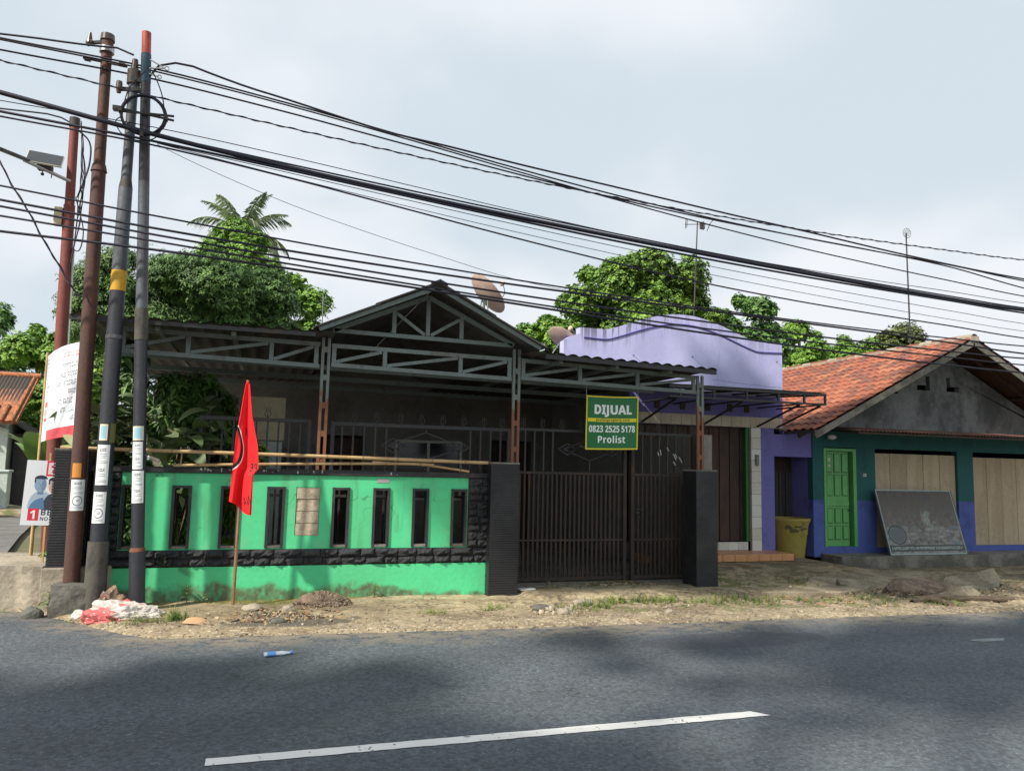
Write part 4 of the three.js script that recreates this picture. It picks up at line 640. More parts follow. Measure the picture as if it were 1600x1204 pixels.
{
  const p = pole('utility_pole', 'slender black pole with red tip and cable ring, rightmost of three', [-1.17, 0.0, -8.95], [-1.49, 6.29, -8.95], [[0.0, 0.64, 0.08, 0.078, MAT.poleBlack, 'base_sleeve'], [0.64, 0.68, 0.08, 0.066, MAT.rust, 'collar'], [0.68, 2.86, 0.066, 0.064, MAT.poleBlack, 'shaft'], [2.86, 3.2, 0.068, 0.066, MAT.poleMud, 'joint'], [3.2, 4.6, 0.06, 0.056, MAT.poleGrey, 'mid_shaft'], [4.6, 5.72, 0.056, 0.05, MAT.poleBlack, 'upper_shaft'], [5.72, 6.05, 0.052, 0.052, MAT.blueBand, 'blue_band'], [6.05, 6.3, 0.048, 0.048, MAT.redCap, 'red_cap']], 'poles at the left end of the wall');
  const o = p.at(5.3), k = p.at(5.92);
  mesh('hook', [bar([k.x + 0.04, k.y + 0.06, 0.03], [k.x + 0.2, k.y - 0.02, 0.05], 0.012), bar([k.x + 0.04, k.y - 0.04, 0.03], [k.x + 0.2, k.y - 0.02, 0.05], 0.012), bar([k.x + 0.03, k.y - 0.1, 0.03], [k.x + 0.14, k.y - 0.13, 0.05], 0.012), new THREE.TorusGeometry(0.022, 0.006, 6, 12).translate(k.x + 0.22, k.y - 0.02, 0.05).toNonIndexed(), new THREE.TorusGeometry(0.02, 0.006, 6, 12).translate(k.x + 0.15, k.y - 0.13, 0.05).toNonIndexed()], MAT.metal, p.t);
  mesh('crossarm', [bar([o.x - 0.3, o.y + 0.02, 0.085], [o.x + 0.3, o.y + 0.05, 0.085], 0.02, 0.02), bar([o.x - 0.29, o.y + 0.06, 0.075], [o.x + 0.3, o.y + 0.005, 0.075], 0.02, 0.02), box(o.x - 0.31, o.x - 0.2, o.y + 0.03, o.y + 0.075, 0.06, 0.1)], MAT.steelDark, p.t);
  p.notice(1.79, 1.94, 0.066, -0.1, 1.7, noticeMat.blue); p.notice(1.49, 1.775, 0.066, -0.15, 1.6, noticeMat.plain); p.notice(1.14, 1.475, 0.066, -0.05, 1.9, noticeMat.plain);
  // coil of spare cable tied to the crossarm
  const c = thing('cable_coil', 'ring coil of spare black cable tied near the pole tops', 'cable', [o.x - 1.17 + 0.0, o.y, -8.95 + 0.12]), gs = [], r = rng(21);
  for (let i = 0; i < 7; i++) { const pts = [], R = 0.215 + 0.015 * r(), ox = 0.012 * (r() - 0.5), oz = 0.018 * (i - 3) / 3; for (let a = 0; a < 12; a++) pts.push([ox + R * Math.cos(a / 12 * 6.283) * (1 + 0.02 * (r() - 0.5)), R * Math.sin(a / 12 * 6.283), oz]); gs.push(tube(pts, 0.009, 48, 6, true)); }
  mesh('coil', gs, MAT.cable, c);
  for (const [x, y] of [[0, -0.225], [0.222, 0.0], [-0.225, 0.02]]) mesh('tie', rbox(x - 0.02, x + 0.02, y - 0.03, y + 0.03, -0.04, 0.04, 0.006), MAT.steelDark, c);
  const lp = [[-0.2, -0.05], [-0.26, -0.12], [-0.18, -0.26], [0.0, -0.3], [0.14, -0.24], [0.2, -0.12]]; mesh('slack_loop', [tube(lp.map(([x, y]) => [x, y, 0.02]), 0.006, 30), tube([[-0.2, 0.06, 0.02], [-0.15, 0.28, 0.02], [0.0, 0.5, 0.03], [0.03, 0.56, 0.03]], 0.006, 20), tube([[0.21, 0.06, 0.02], [0.17, 0.25, 0.02], [0.1, 0.42, 0.03], [0.06, 0.49, 0.03]], 0.007, 20)], MAT.cable, c);
}
{ // rust-red pole behind, with a solar street light on an arm
  const p = pole('street_light_pole', 'rust red pole with solar lamp arm behind the white banner', [-2.6, -0.09, -11.5], [-2.72, 6.2, -11.5], [[-0.09, 2.4, 0.085, 0.085, MAT.poleRed, 'shaft'], [2.4, 2.44, 0.088, 0.088, MAT.poleMud, 'joint'], [2.44, 3.0, 0.08, 0.08, MAT.poleRed, 'shaft'], [3.0, 5.0, 0.074, 0.07, MAT.poleRed, 'shaft'], [5.0, 6.22, 0.06, 0.056, MAT.poleRed, 'upper_shaft'], [6.1, 6.23, 0.066, 0.066, MAT.steelDark, 'cap']]);
  const o = p.at(5.32), g = p.t;
  mesh('arm', rod([o.x, o.y, 0.04], [o.x - 0.5, o.y + 0.13, 0.3], 0.025, 0.022), MAT.metal, g);
  const lamp = mesh('lamp_head', rbox(-0.24, 0.24, -0.022, 0.022, -0.075, 0.075, 0.015), MAT.poleGrey, g); lamp.position.set(o.x - 0.66, o.y + 0.19, 0.34); lamp.rotation.set(0.25, 0.35, -0.28);
  const pn = mesh('solar_panel', rbox(-0.21, 0.21, -0.012, 0.012, -0.17, 0.17, 0.004), MAT.whiteTileWorn, g); pn.position.set(o.x - 0.3, o.y + 0.24, 0.12); pn.rotation.set(0.75, 0.1, -0.12);
  mesh('panel_cells', box(-0.2, 0.2, 0.0125, 0.016, -0.16, 0.16), MAT.glassDark, pn);
  mesh('panel_mount', [rod([o.x - 0.28, o.y + 0.1, 0.12], [o.x - 0.3, o.y + 0.22, 0.12], 0.02), box(o.x - 0.37, o.x - 0.2, o.y + 0.08, o.y + 0.15, 0.08, 0.2)], MAT.steelDark, g);
  mesh('sensor', [ball(o.x - 0.3, o.y + 0.01, 0.18, 0.022), rod([o.x - 0.3, o.y + 0.02, 0.18], [o.x - 0.3, o.y + 0.09, 0.18], 0.006), rod([o.x - 0.2, o.y - 0.02, 0.15], [o.x - 0.2, o.y + 0.06, 0.15], 0.006)], MAT.steelDark, g);
  mesh('junction_box', rbox(-0.2, -0.1, 4.7, 4.95, -0.05, 0.06, 0.012).translate(p.at(4.8).x + 0.03, 0.09, 0), MAT.cream, g);
  const bun = []; const r = rng(31); for (let i = 0; i < 6; i++) { const a = 0.09 + 0.05 * r(), pts = []; for (let j = 0; j <= 8; j++) { const y = 6.2 - j * 0.28 - 0.1 * r(); pts.push([p.at(y).x + 0.06 + a * Math.sin(j * 0.4 + 0.3) * (0.5 + 0.5 * r()), y + 0.09, 0.03 + 0.03 * r()]); } bun.push(tube(pts, 0.006, 40, 5)); }
  bun.push(tube([[p.at(6.1).x + 0.05, 6.15, 0.04], [p.at(5.9).x + 0.2, 6.0, 0.04], [p.at(5.6).x + 0.22, 5.7, 0.04], [p.at(5.2).x + 0.1, 5.2, 0.04]], 0.012, 30, 6), tube([[p.at(5.1).x + 0.08, 5.2, 0.05], [p.at(4.6).x + 0.2, 4.7, 0.06], [p.at(4.5).x + 0.15, 4.45, 0.06], [p.at(4.5).x + 0.06, 4.5, 0.05]], 0.008, 30, 6));
  mesh('cable_bundle', bun, MAT.cable, g);
  mesh('conduit', rod([p.at(2).x + 0.1, 2.09, 0.02], [p.at(4.4).x + 0.09, 4.49, 0.02], 0.012), MAT.whiteTile, g);
}
const WIRES = [ // depth, radius, label, [x, y] along the span
  [-9.0, 0.011, 'uppermost overhead cable reaching the left poles from the left edge', [[-2.89, 6.030], [-2.54, 6.050], [-2.22, 6.060], [-1.89, 6.080], [-1.71, 6.090], [-1.61, 6.040]]],
  [-8.98, 0.01, 'upper black cable running from left edge past pole tops to right edge', [[-2.88, 5.975], [-1.45, 5.918], [-0.02, 5.768], [1.42, 5.576], [2.85, 5.381], [4.28, 5.209], [5.71, 5.075], [7.14, 4.978], [8.58, 4.909], [10.01, 4.844], [11.44, 4.747]]],
  [-9.02, 0.009, 'upper cable crossing just beside the television antenna top', [[-2.89, 5.977], [-1.45, 5.907], [-0.02, 5.759], [1.42, 5.568], [2.85, 5.362], [4.29, 5.164], [5.73, 4.987], [7.16, 4.836], [8.60, 4.713], [10.03, 4.609], [11.47, 4.508]]],
  [-9.04, 0.01, 'third straight cable below the topmost pair beside the pole tops', [[-2.89, 5.874], [-1.45, 5.823], [-0.01, 5.681], [1.43, 5.504], [2.87, 5.332], [4.30, 5.188], [5.74, 5.080], [7.18, 5.003], [8.62, 4.933], [10.06, 4.833], [11.50, 4.649]]],
  [-8.9, 0.012, 'twisted service cable ending highest at the right edge of the picture', [[-2.84, 5.693], [-1.42, 5.562], [0.00, 5.436], [1.42, 5.321], [2.84, 5.224], [4.26, 5.146], [5.68, 5.091], [7.10, 5.058], [8.52, 5.045], [9.94, 5.048], [11.36, 5.062]]],
  [-8.93, 0.012, 'black cable that rises in an arch from the rightmost pole', [[-1.43, 5.780], [-1.40, 5.850], [-1.33, 5.940], [-1.21, 5.990], [-1.00, 5.990], [-0.80, 5.940], [-0.39, 5.850], [-0.02, 5.790], [0.81, 5.640], [1.26, 5.570], [1.96, 5.510], [2.84, 5.420], [4.23, 5.300], [6.06, 5.140], [7.12, 5.060], [9.13, 4.890], [11.37, 4.760]]],
  [-8.82, 0.026, 'thickest black telephone cable, passing the coil ring', [[-2.78, 5.314], [-1.38, 5.104], [0.02, 4.938], [1.41, 4.804], [2.81, 4.689], [4.21, 4.588], [5.61, 4.495], [7.01, 4.409], [8.40, 4.332], [9.80, 4.267], [11.20, 4.222]]],
  [-8.8, 0.014, 'thick black cable directly below the thickest telephone cable', [[-2.76, 5.105], [-1.37, 5.016], [0.03, 4.898], [1.42, 4.768], [2.81, 4.641], [4.21, 4.526], [5.60, 4.428], [6.99, 4.350], [8.38, 4.286], [9.78, 4.230], [11.17, 4.170]]],
  [-8.86, 0.01, 'thin cable lying on top of the thickest telephone cable', [[-1.21, 5.103], [0.04, 4.989], [1.28, 4.880], [2.53, 4.775], [3.77, 4.678], [5.02, 4.587], [6.27, 4.505], [7.51, 4.431], [8.76, 4.367], [10.00, 4.313], [11.25, 4.269]]],
  [-8.9, 0.005, 'hair-thin wire just above the thickest telephone cable', [[-2.80, 5.262], [-1.39, 5.212], [0.02, 5.094], [1.43, 4.946], [2.84, 4.795], [4.25, 4.662], [5.67, 4.558], [7.08, 4.486], [8.49, 4.439], [9.90, 4.404], [11.31, 4.357]]],
  [-8.78, 0.01, 'single cable sagging below the thick telephone bundle', [[-2.75, 5.045], [-1.36, 4.964], [0.02, 4.803], [1.41, 4.606], [2.80, 4.407], [4.19, 4.229], [5.57, 4.085], [6.96, 3.979], [8.35, 3.903], [9.73, 3.840], [11.12, 3.765]]],
  [-8.84, 0.0045, 'faint thin drop wire, upper of two below the telephone bundle', [[-1.29, 5.012], [-0.04, 4.888], [1.21, 4.759], [2.46, 4.632], [3.71, 4.512], [4.96, 4.402], [6.21, 4.305], [7.46, 4.220], [8.71, 4.146], [9.96, 4.077], [11.21, 4.010]]],
  [-8.84, 0.004, 'faint thin drop wire, lower of two below the telephone bundle', [[-1.29, 5.010], [-0.04, 4.842], [1.21, 4.686], [2.46, 4.542], [3.71, 4.412], [4.96, 4.294], [6.21, 4.188], [7.46, 4.096], [8.71, 4.015], [9.96, 3.947], [11.21, 3.890]]],
  [-8.95, 0.003, 'faint thin wire crossing steeply down towards the purple parapet', [[-1.30, 5.040], [-0.95, 4.900], [0.22, 4.520], [2.01, 4.100], [2.88, 3.930], [4.60, 3.760]]],
  [-11.5, 0.011, 'short cable ending on top of the rust red pole', [[-3.61, 6.22], [-3.31, 6.23], [-3.02, 6.235], [-2.81, 6.19], [-2.73, 6.14]]],
  [-8.65, 0.01, 'topmost cable of the lower set of five parallel cables', [[-2.65, 4.280], [-1.29, 4.152], [0.07, 4.036], [1.43, 3.935], [2.79, 3.847], [4.15, 3.775], [5.51, 3.717], [6.87, 3.674], [8.23, 3.642], [9.59, 3.622], [10.95, 3.609]]],
  [-8.67, 0.013, 'second cable down in the lower set of five parallel cables', [[-2.65, 4.142], [-1.29, 4.023], [0.07, 3.928], [1.44, 3.851], [2.80, 3.790], [4.16, 3.740], [5.52, 3.696], [6.88, 3.654], [8.25, 3.610], [9.61, 3.559], [10.97, 3.497]]],
  [-8.69, 0.012, 'middle cable in the lower set of five parallel cables', [[-2.65, 4.082], [-1.29, 3.959], [0.08, 3.852], [1.44, 3.759], [2.81, 3.677], [4.17, 3.607], [5.53, 3.547], [6.90, 3.497], [8.26, 3.460], [9.63, 3.436], [10.99, 3.428]]],
  [-8.71, 0.011, 'fourth cable down in the lower set of five parallel cables', [[-2.65, 3.990], [-1.28, 3.893], [0.08, 3.791], [1.45, 3.692], [2.81, 3.601], [4.18, 3.524], [5.55, 3.461], [6.91, 3.414], [8.28, 3.379], [9.64, 3.353], [11.01, 3.330]]],
  [-8.66, 0.014, 'bottommost cable in the lower set of five parallel cables', [[-2.62, 3.819], [-1.26, 3.786], [0.09, 3.724], [1.45, 3.643], [2.80, 3.555], [4.16, 3.467], [5.52, 3.387], [6.87, 3.318], [8.23, 3.263], [9.58, 3.225], [10.94, 3.201]]],
  [-8.9, 0.016, 'twisted black drop cable slanting steeply down at far left', [[-2.75, 4.610], [-2.64, 4.400], [-2.45, 4.110], [-2.32, 3.870], [-2.11, 3.540], [-1.99, 3.340], [-1.93, 3.270]]],
];
for (const [z, r, label, pts] of WIRES) {
  const P = pts.map(([x, y]) => new THREE.Vector3(x, y, z)), n = P.length, short = n < 8;
  const twisted = /twisted/.test(label);
  if (!short) { // the span goes on to the next poles, out of sight on both sides
    const a = P[1].clone().sub(P[0]), b = P[n - 1].clone().sub(P[n - 2]);
    if (P[0].x < -2) P.unshift(P[0].clone().addScaledVector(a.normalize(), -10)); P.push(P[P.length - 1].clone().addScaledVector(b.normalize(), 14).add(new THREE.Vector3(0, 0.55, 0)));
  } else if (P[0].x < -2.4) P.unshift(P[0].clone().addScaledVector(P[1].clone().sub(P[0]).normalize(), -6));
  const curve = new THREE.CatmullRomCurve3(P), seg = short ? 40 : 150;
  const gs = [new THREE.TubeGeometry(curve, seg, twisted ? r * 0.55 : r, 6).toNonIndexed()];
  if (twisted) { const L = curve.getLength(), m = Math.round(L / 0.035), h = []; for (let i = 0; i <= m; i++) { const c = curve.getPointAt(i / m); h.push(new THREE.Vector3(c.x, c.y + Math.sin(i * 0.8) * r * 0.75, c.z + Math.cos(i * 0.8) * r * 0.75)); } gs.push(new THREE.TubeGeometry(new THREE.CatmullRomCurve3(h), m * 2, r * 0.5, 5).toNonIndexed()); }
  tag(mesh('overhead_cable', gs, MAT.cable), label, 'cable', 'overhead cables along the street');
}

// ================================================================ banners, flag, bamboo
{ // party flag hanging limp from a bamboo stick
  const f = thing('flag', 'red flag hanging limp from a bamboo stick before the wall', 'flag', [-0.235, 0.02, -9.05]);
  const st = mesh('stick', [rod([0, 0, 0], [0.02, 2.48, 0.03], 0.02, 0.014, 10)], MAT.brownStick, f);
  for (let i = 1; i < 8; i++) mesh('node', rod([0.02 * i / 8, 0.31 * i, 0.03 * i / 8], [0.02 * i / 8, 0.31 * i + 0.012, 0.03 * i / 8], 0.0215 - 0.0006 * i, 0.0215 - 0.0006 * i, 10), MAT.bambooNode, st);
  const left = [[2.43, 0.0], [2.1, -0.035], [1.83, -0.07], [1.45, -0.085], [1.13, -0.1]], right = [[2.43, 0.045], [2.1, 0.085], [1.75, 0.165], [1.5, 0.19], [1.43, 0.135], [1.1, 0.14]];
  const ip = (a, y) => { if (y >= a[0][0]) return a[0][1]; for (let i = 1; i < a.length; i++) if (y > a[i][0]) return mix(a[i][1], a[i - 1][1], (y - a[i][0]) / (a[i - 1][0] - a[i][0])); return a[a.length - 1][1]; };
  const N = 40, M = 60, g = new THREE.PlaneGeometry(1, 1, N, M), p = g.attributes.position;
  for (let i = 0; i < p.count; i++) {
    const u = p.getX(i) + 0.5, v = 0.5 - p.getY(i), yb = mix(1.14, 1.0, sm(clamp(u * 1.15))), y = mix(2.43, yb, v) , w = v;
    const x = mix(ip(left, y), ip(right, y), u);
    const z = 0.1 + 0.04 * Math.sin(u * 7.5 + 0.6 + 0.8 * v) * (0.25 + w) + 0.02 * Math.sin(u * 17 + v * 5) * w + 0.03 * u * w - 0.02 * f2(u * 4, v * 5, 3, 8);
    p.setXYZ(i, x, y, z);
  }
  g.computeVertexNormals();
  const map = sheet(256, 1024, (c, W, H) => {
    c.fillStyle = '#e4101c'; c.fillRect(0, 0, W, H);
    c.lineWidth = 26; c.strokeStyle = '#140a0c'; c.beginPath(); c.ellipse(-70, 560, 150, 190, 0, 0, 7); c.stroke(); c.lineWidth = 9; c.strokeStyle = '#f4e6e6'; c.beginPath(); c.ellipse(-70, 560, 168, 210, 0, 0, 7); c.stroke();
    c.fillStyle = '#1a0c0c'; c.font = 'bold 62px sans-serif';
    const put = (s, x, y, a, k = 1) => { c.save(); c.translate(x, y); c.rotate(a); c.scale(-k, 1.5); c.fillText(s, 0, 0); c.restore(); };
    put('K', 150, 420, -0.2, 0.8); put('PE', 250, 690, -0.1); put('NA', 250, 930, -0.5);
  });
  const cl = mesh('cloth', g, new THREE.MeshPhysicalMaterial({ map, roughness: 0.75, side: THREE.DoubleSide, sheen: 0.3 }), f);
  mesh('knot', [ball(0.022, 2.44, 0.05, 0.02, 1, 1.4, 1)], std({ color: 0xc81420 }), f);
}
function bambooPole(pts, r, label) {
  const t = thing('bamboo_pole', label, 'bamboo', [0, 0, 0], 'bamboo poles lying on the wall'), c = new THREE.CatmullRomCurve3(pts.map(_v));
  const g = new THREE.TubeGeometry(c, 60, r, 10); const uv = g.attributes.uv, L = c.getLength(); for (let i = 0; i < uv.count; i++) uv.setXY(i, uv.getX(i) * L, uv.getY(i) * 0.2);
  mesh('culm', g, MAT.bamboo, t);
  for (let s = 0.25; s < L; s += 0.42) { const a = c.getPointAt(s / L), b = c.getPointAt(Math.min(1, (s + 0.014) / L)); mesh('node', rod(a, b, r * 1.12, r * 1.12, 10), MAT.bambooNode, t); }
  mesh('cut_end', rod(c.getPointAt(0.998), c.getPointAt(1), r * 1.01, r * 1.01, 10), MAT.bambooNode, t);
}
bambooPole([[-2.07, 1.7, -9.3], [-0.77, 1.69, -9.3], [0.9, 1.672, -9.3], [2.69, 1.645, -9.32]], 0.021, 'longer upper bamboo pole above the green wall');
bambooPole([[-0.95, 1.535, -9.32], [0.5, 1.585, -9.33], [1.7, 1.612, -9.34], [2.0, 1.606, -9.34]], 0.017, 'thinner bamboo pole resting on the wall coping');
bambooPole([[1.25, 1.618, -9.38], [1.9, 1.6, -9.38], [2.46, 1.532, -9.38]], 0.015, 'short bamboo pole dipping to the coping by the pillar');

{ // for-sale sign hung from the carport beam
  const s = thing('sale_sign', 'green for-sale banner with yellow border hung before the gate', 'sign', [4.53, 1.87, -9.62]);
  const W = 0.78, H = 0.735, g = new THREE.PlaneGeometry(W, H, 16, 16).translate(0, H / 2 + 0.0, 0), p = g.attributes.position;
  for (let i = 0; i < p.count; i++) { const x = p.getX(i), y = p.getY(i); p.setXYZ(i, x + 0.012 * (y / H) * (x > 0 ? 1 : 0), y - 0.012 * Math.cos(x / W * 3.1) * (y > H / 2 ? 1 : 0.5) * 0.6 + 0.02 * (x / W), 0.012 * Math.sin(x * 6 + 1) * Math.cos(y * 4)); }
  g.computeVertexNormals();
  const map = sheet(780, 740, (c, w, h) => {
    c.fillStyle = '#e3d51f'; c.fillRect(0, 0, w, h); c.fillStyle = '#0c6b35'; c.fillRect(18, 18, w - 36, h - 36);
    c.fillStyle = '#e3d51f'; c.fillRect(28, 306, w - 56, 50); c.fillStyle = '#123016'; c.textAlign = 'center'; c.font = 'bold 52px sans-serif'; c.fillText('prolistproperty.com', w / 2 + 10, 346, 540);
    c.fillStyle = '#e9f0ee'; c.strokeStyle = '#e9f0ee'; c.lineWidth = 7; c.lineJoin = 'round'; c.font = 'bold 172px sans-serif'; c.fillText('DIJUAL', w / 2 + 8, 246, 620); c.strokeText('DIJUAL', w / 2 + 8, 246, 620);
    c.font = 'bold 128px sans-serif'; c.fillText('0823 2525 5178', w / 2, 500, 690); c.lineWidth = 2; c.strokeText('0823 2525 5178', w / 2, 500, 690);
    c.font = 'bold 134px sans-serif'; c.fillText('Prolist', w / 2 - 12, 648, 450);
  });
  mesh('banner_sheet', g, std({ map, roughness: 0.45, side: THREE.DoubleSide }), s);
  mesh('cord', [rod([-0.385, 0.72, 0], [-0.39, 0.87, -0.0], 0.003, 0.003, 5), rod([0.385, 0.74, 0], [0.395, 0.85, 0], 0.003, 0.003, 5), rod([0.38, 0.01, 0], [0.4, 0.05, -0.22], 0.003, 0.003, 5), rod([-0.385, 0.0, 0], [-0.39, 0.05, -0.22], 0.003, 0.003, 5)], MAT.whiteTileWorn, s);
}
{ // white public-notice banner on bamboo uprights, bellied by the wind
  const s = thing('notice_banner', 'white printed banner with red footer on bamboo uprights', 'banner', [-2.14, 0.45, -9.5]);
  const N = 20, g = new THREE.PlaneGeometry(1, 1, N, 14), p = g.attributes.position;
  const A = new THREE.Vector3(-0.36, 0, -0.8), B = new THREE.Vector3(0.155, 0, 0.0);
  for (let i = 0; i < p.count; i++) { const u = p.getX(i) + 0.5, v = p.getY(i) + 0.5, c = A.clone().lerp(B, u); const yl = mix(1.32, 2.34, v), yr = mix(1.39, 2.43, v); p.setXYZ(i, c.x - 0.03 * Math.sin(u * 3.14), mix(yl, yr, u) + 0.015 * Math.sin(u * 3.14) * v, c.z + 0.03 * Math.sin(u * 3.14)); }
  g.computeVertexNormals();
  const map = sheet(1000, 1000, (c, w, h) => {
    c.fillStyle = '#dfe6ec'; c.fillRect(0, 0, w, h); scrawl(c, w - 560, 78, 520, 78, 13, 3, '#e0767c');
    [400, 380, 470, 170, 400, 330, 90].forEach((l, i) => scrawl(c, w - 60 - l, 200 + i * 96, l, 62, Math.max(2, Math.round(l / 44)), 10 + i, '#66707c'));
    c.fillStyle = '#d94a52'; c.fillRect(200, 890, w - 200, 110); scrawl(c, 240, 925, w - 280, 48, 22, 30, '#b8404a');
    c.fillStyle = '#8a97a4'; for (let i = 0; i < 9; i++) c.fillRect(30, 60 + i * 46, 60 + (i * 37) % 90, 12);
    c.fillStyle = '#d96a50'; c.fillRect(60, 560, 110, 60); c.fillStyle = '#b9a8a4'; c.fillRect(40, 640, 130, 80); c.fillStyle = '#d9585c'; c.fillRect(40, 740, 130, 40);
  });
  mesh('banner_sheet', g, std({ map, roughness: 0.5, side: THREE.DoubleSide }), s);
  mesh('upright', rod([0.175, -0.45, 0.02], [0.17, 2.46, 0.02], 0.02, 0.018), MAT.bamboo, s);
  mesh('upright', rod([-0.37, -0.5, -0.82], [-0.37, 2.38, -0.82], 0.02, 0.02), MAT.bamboo, s);
}
{ // election poster on a stake
  const s = thing('election_poster', 'white and red election poster with two portraits left of pillar', 'poster', [-2.29, 0.44, -9.66]);
  const q = printed('poster_sheet', 0.36, 0.7, 0.01, 0.765, 0.02, 360, 700, (c, w, h) => {
    c.fillStyle = '#e6ebf0'; c.fillRect(0, 0, w, h); c.fillStyle = '#d9344a'; c.fillRect(190, 0, 170, 168); c.fillStyle = '#ead6da'; c.fillRect(206, 20, 138, 128); c.fillStyle = '#d9344a';
    c.beginPath(); c.moveTo(240, 130); c.quadraticCurveTo(250, 70, 320, 34); c.quadraticCurveTo(330, 90, 270, 120); c.fill(); c.fillStyle = '#ead6da'; c.beginPath(); c.ellipse(246, 64, 22, 28, 0.5, 0, 7); c.fill(); c.fillStyle = '#d9344a'; c.beginPath(); c.ellipse(244, 62, 12, 16, 0.5, 0, 7); c.fill();
    const person = (x, y, skin, shade, hair, coat) => { c.fillStyle = coat; c.beginPath(); c.moveTo(x - 105, y + 330); c.quadraticCurveTo(x - 95, y + 175, x - 20, y + 150); c.lineTo(x + 60, y + 150); c.quadraticCurveTo(x + 130, y + 190, x + 140, y + 330); c.fill(); c.fillStyle = shade; c.fillRect(x - 22, y + 110, 56, 70); c.fillStyle = skin; c.beginPath(); c.ellipse(x, y + 70, 58, 82, 0, 0, 7); c.fill(); c.fillStyle = hair; c.beginPath(); c.ellipse(x, y + 12, 62, 42, 0, 3.14, 6.283); c.fill(); c.fillRect(x - 60, y + 8, 14, 44); c.fillStyle = shade; c.fillRect(x - 32, y + 56, 22, 7); c.fillRect(x + 10, y + 56, 22, 7); c.fillRect(x - 5, y + 70, 10, 26); c.fillRect(x - 20, y + 112, 40, 7); };
    person(150, 190, '#8fa9c4', '#6d89a6', '#2a3449', '#a9bdd0'); person(285, 205, '#cfae a5'.replace(' ', ''), '#b28c84', '#2a2c3c', '#39434f'); c.fillStyle = 'rgba(70,95,125,0.35)'; c.beginPath(); c.ellipse(182, 270, 22, 70, 0, 0, 7); c.fill(); c.fillStyle = 'rgba(120,80,75,0.35)'; c.beginPath(); c.ellipse(316, 285, 22, 66, 0, 0, 7); c.fill(); c.fillStyle = '#5a7fa6'; c.beginPath(); c.moveTo(60, 530); c.quadraticCurveTo(80, 420, 190, 400); c.lineTo(210, 530); c.fill(); c.fillStyle = '#d9344a'; c.fillRect(268, 420, 40, 90);
    c.fillStyle = '#d9344a'; c.fillRect(60, 520, 104, 130); c.fillStyle = '#f4f4f4'; c.font = 'bold 130px sans-serif'; c.fillText('1', 76, 632); c.fillStyle = '#22304e'; c.font = 'bold 92px sans-serif'; c.fillText('BE', 176, 592); c.font = 'bold 54px sans-serif'; c.fillText('NO', 176, 648);
  }, s); q.rotation.y = 0.12; q.rotation.z = -0.03;
  mesh('stake', bar([0.06, -0.44, 0], [0.05, 1.2, 0], 0.02, 0.018), MAT.bamboo, s);
}
{ // faded advertising board leaning on the shop shutters
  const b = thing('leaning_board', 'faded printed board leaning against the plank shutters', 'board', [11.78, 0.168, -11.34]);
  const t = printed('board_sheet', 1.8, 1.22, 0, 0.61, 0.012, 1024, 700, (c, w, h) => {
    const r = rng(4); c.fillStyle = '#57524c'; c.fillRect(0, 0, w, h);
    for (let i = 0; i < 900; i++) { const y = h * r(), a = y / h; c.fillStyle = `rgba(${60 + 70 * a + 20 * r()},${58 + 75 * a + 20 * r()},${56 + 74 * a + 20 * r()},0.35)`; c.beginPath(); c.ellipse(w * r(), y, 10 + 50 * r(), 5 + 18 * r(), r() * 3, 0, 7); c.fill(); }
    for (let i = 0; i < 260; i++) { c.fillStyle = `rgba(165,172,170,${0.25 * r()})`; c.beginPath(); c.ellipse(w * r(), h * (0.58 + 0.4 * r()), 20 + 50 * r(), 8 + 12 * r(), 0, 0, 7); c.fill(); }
    c.lineWidth = 16; c.strokeStyle = '#3d4346'; c.beginPath(); c.ellipse(150, 490, 110, 95, 0.1, 0, 7); c.stroke(); c.fillStyle = '#5a6264'; c.beginPath(); c.ellipse(150, 490, 96, 82, 0, 0, 7); c.fill();
    c.strokeStyle = '#50728a'; c.lineWidth = 12; c.beginPath(); c.ellipse(930, 500, 80, 90, 0.2, 1, 5.2); c.stroke();
    c.fillStyle = '#8b9a98'; for (let i = 0; i < 60; i++) { c.fillStyle = `rgba(${130 + 30 * r()},${140 + 30 * r()},${140 + 20 * r()},0.3)`; c.beginPath(); c.ellipse(600 + 90 * (r() + r() - 1), 330 + 110 * (r() + r() - 1), 8 + 22 * r(), 6 + 14 * r(), r() * 3, 0, 7); c.fill(); }
    scrawl(c, 300, 540, 440, 36, 18, 40, '#3f4644'); c.fillStyle = '#3f4644'; c.fillRect(0, 598, w, 66); scrawl(c, 40, 616, w - 80, 30, 36, 41, '#a3b0ac');
    c.strokeStyle = '#8fa19f'; c.lineWidth = 14; c.strokeRect(7, 7, w - 14, h - 14);
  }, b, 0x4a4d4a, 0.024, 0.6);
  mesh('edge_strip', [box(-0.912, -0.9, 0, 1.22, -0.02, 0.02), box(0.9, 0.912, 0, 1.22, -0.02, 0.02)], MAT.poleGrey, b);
  b.rotation.x = -0.29;
}
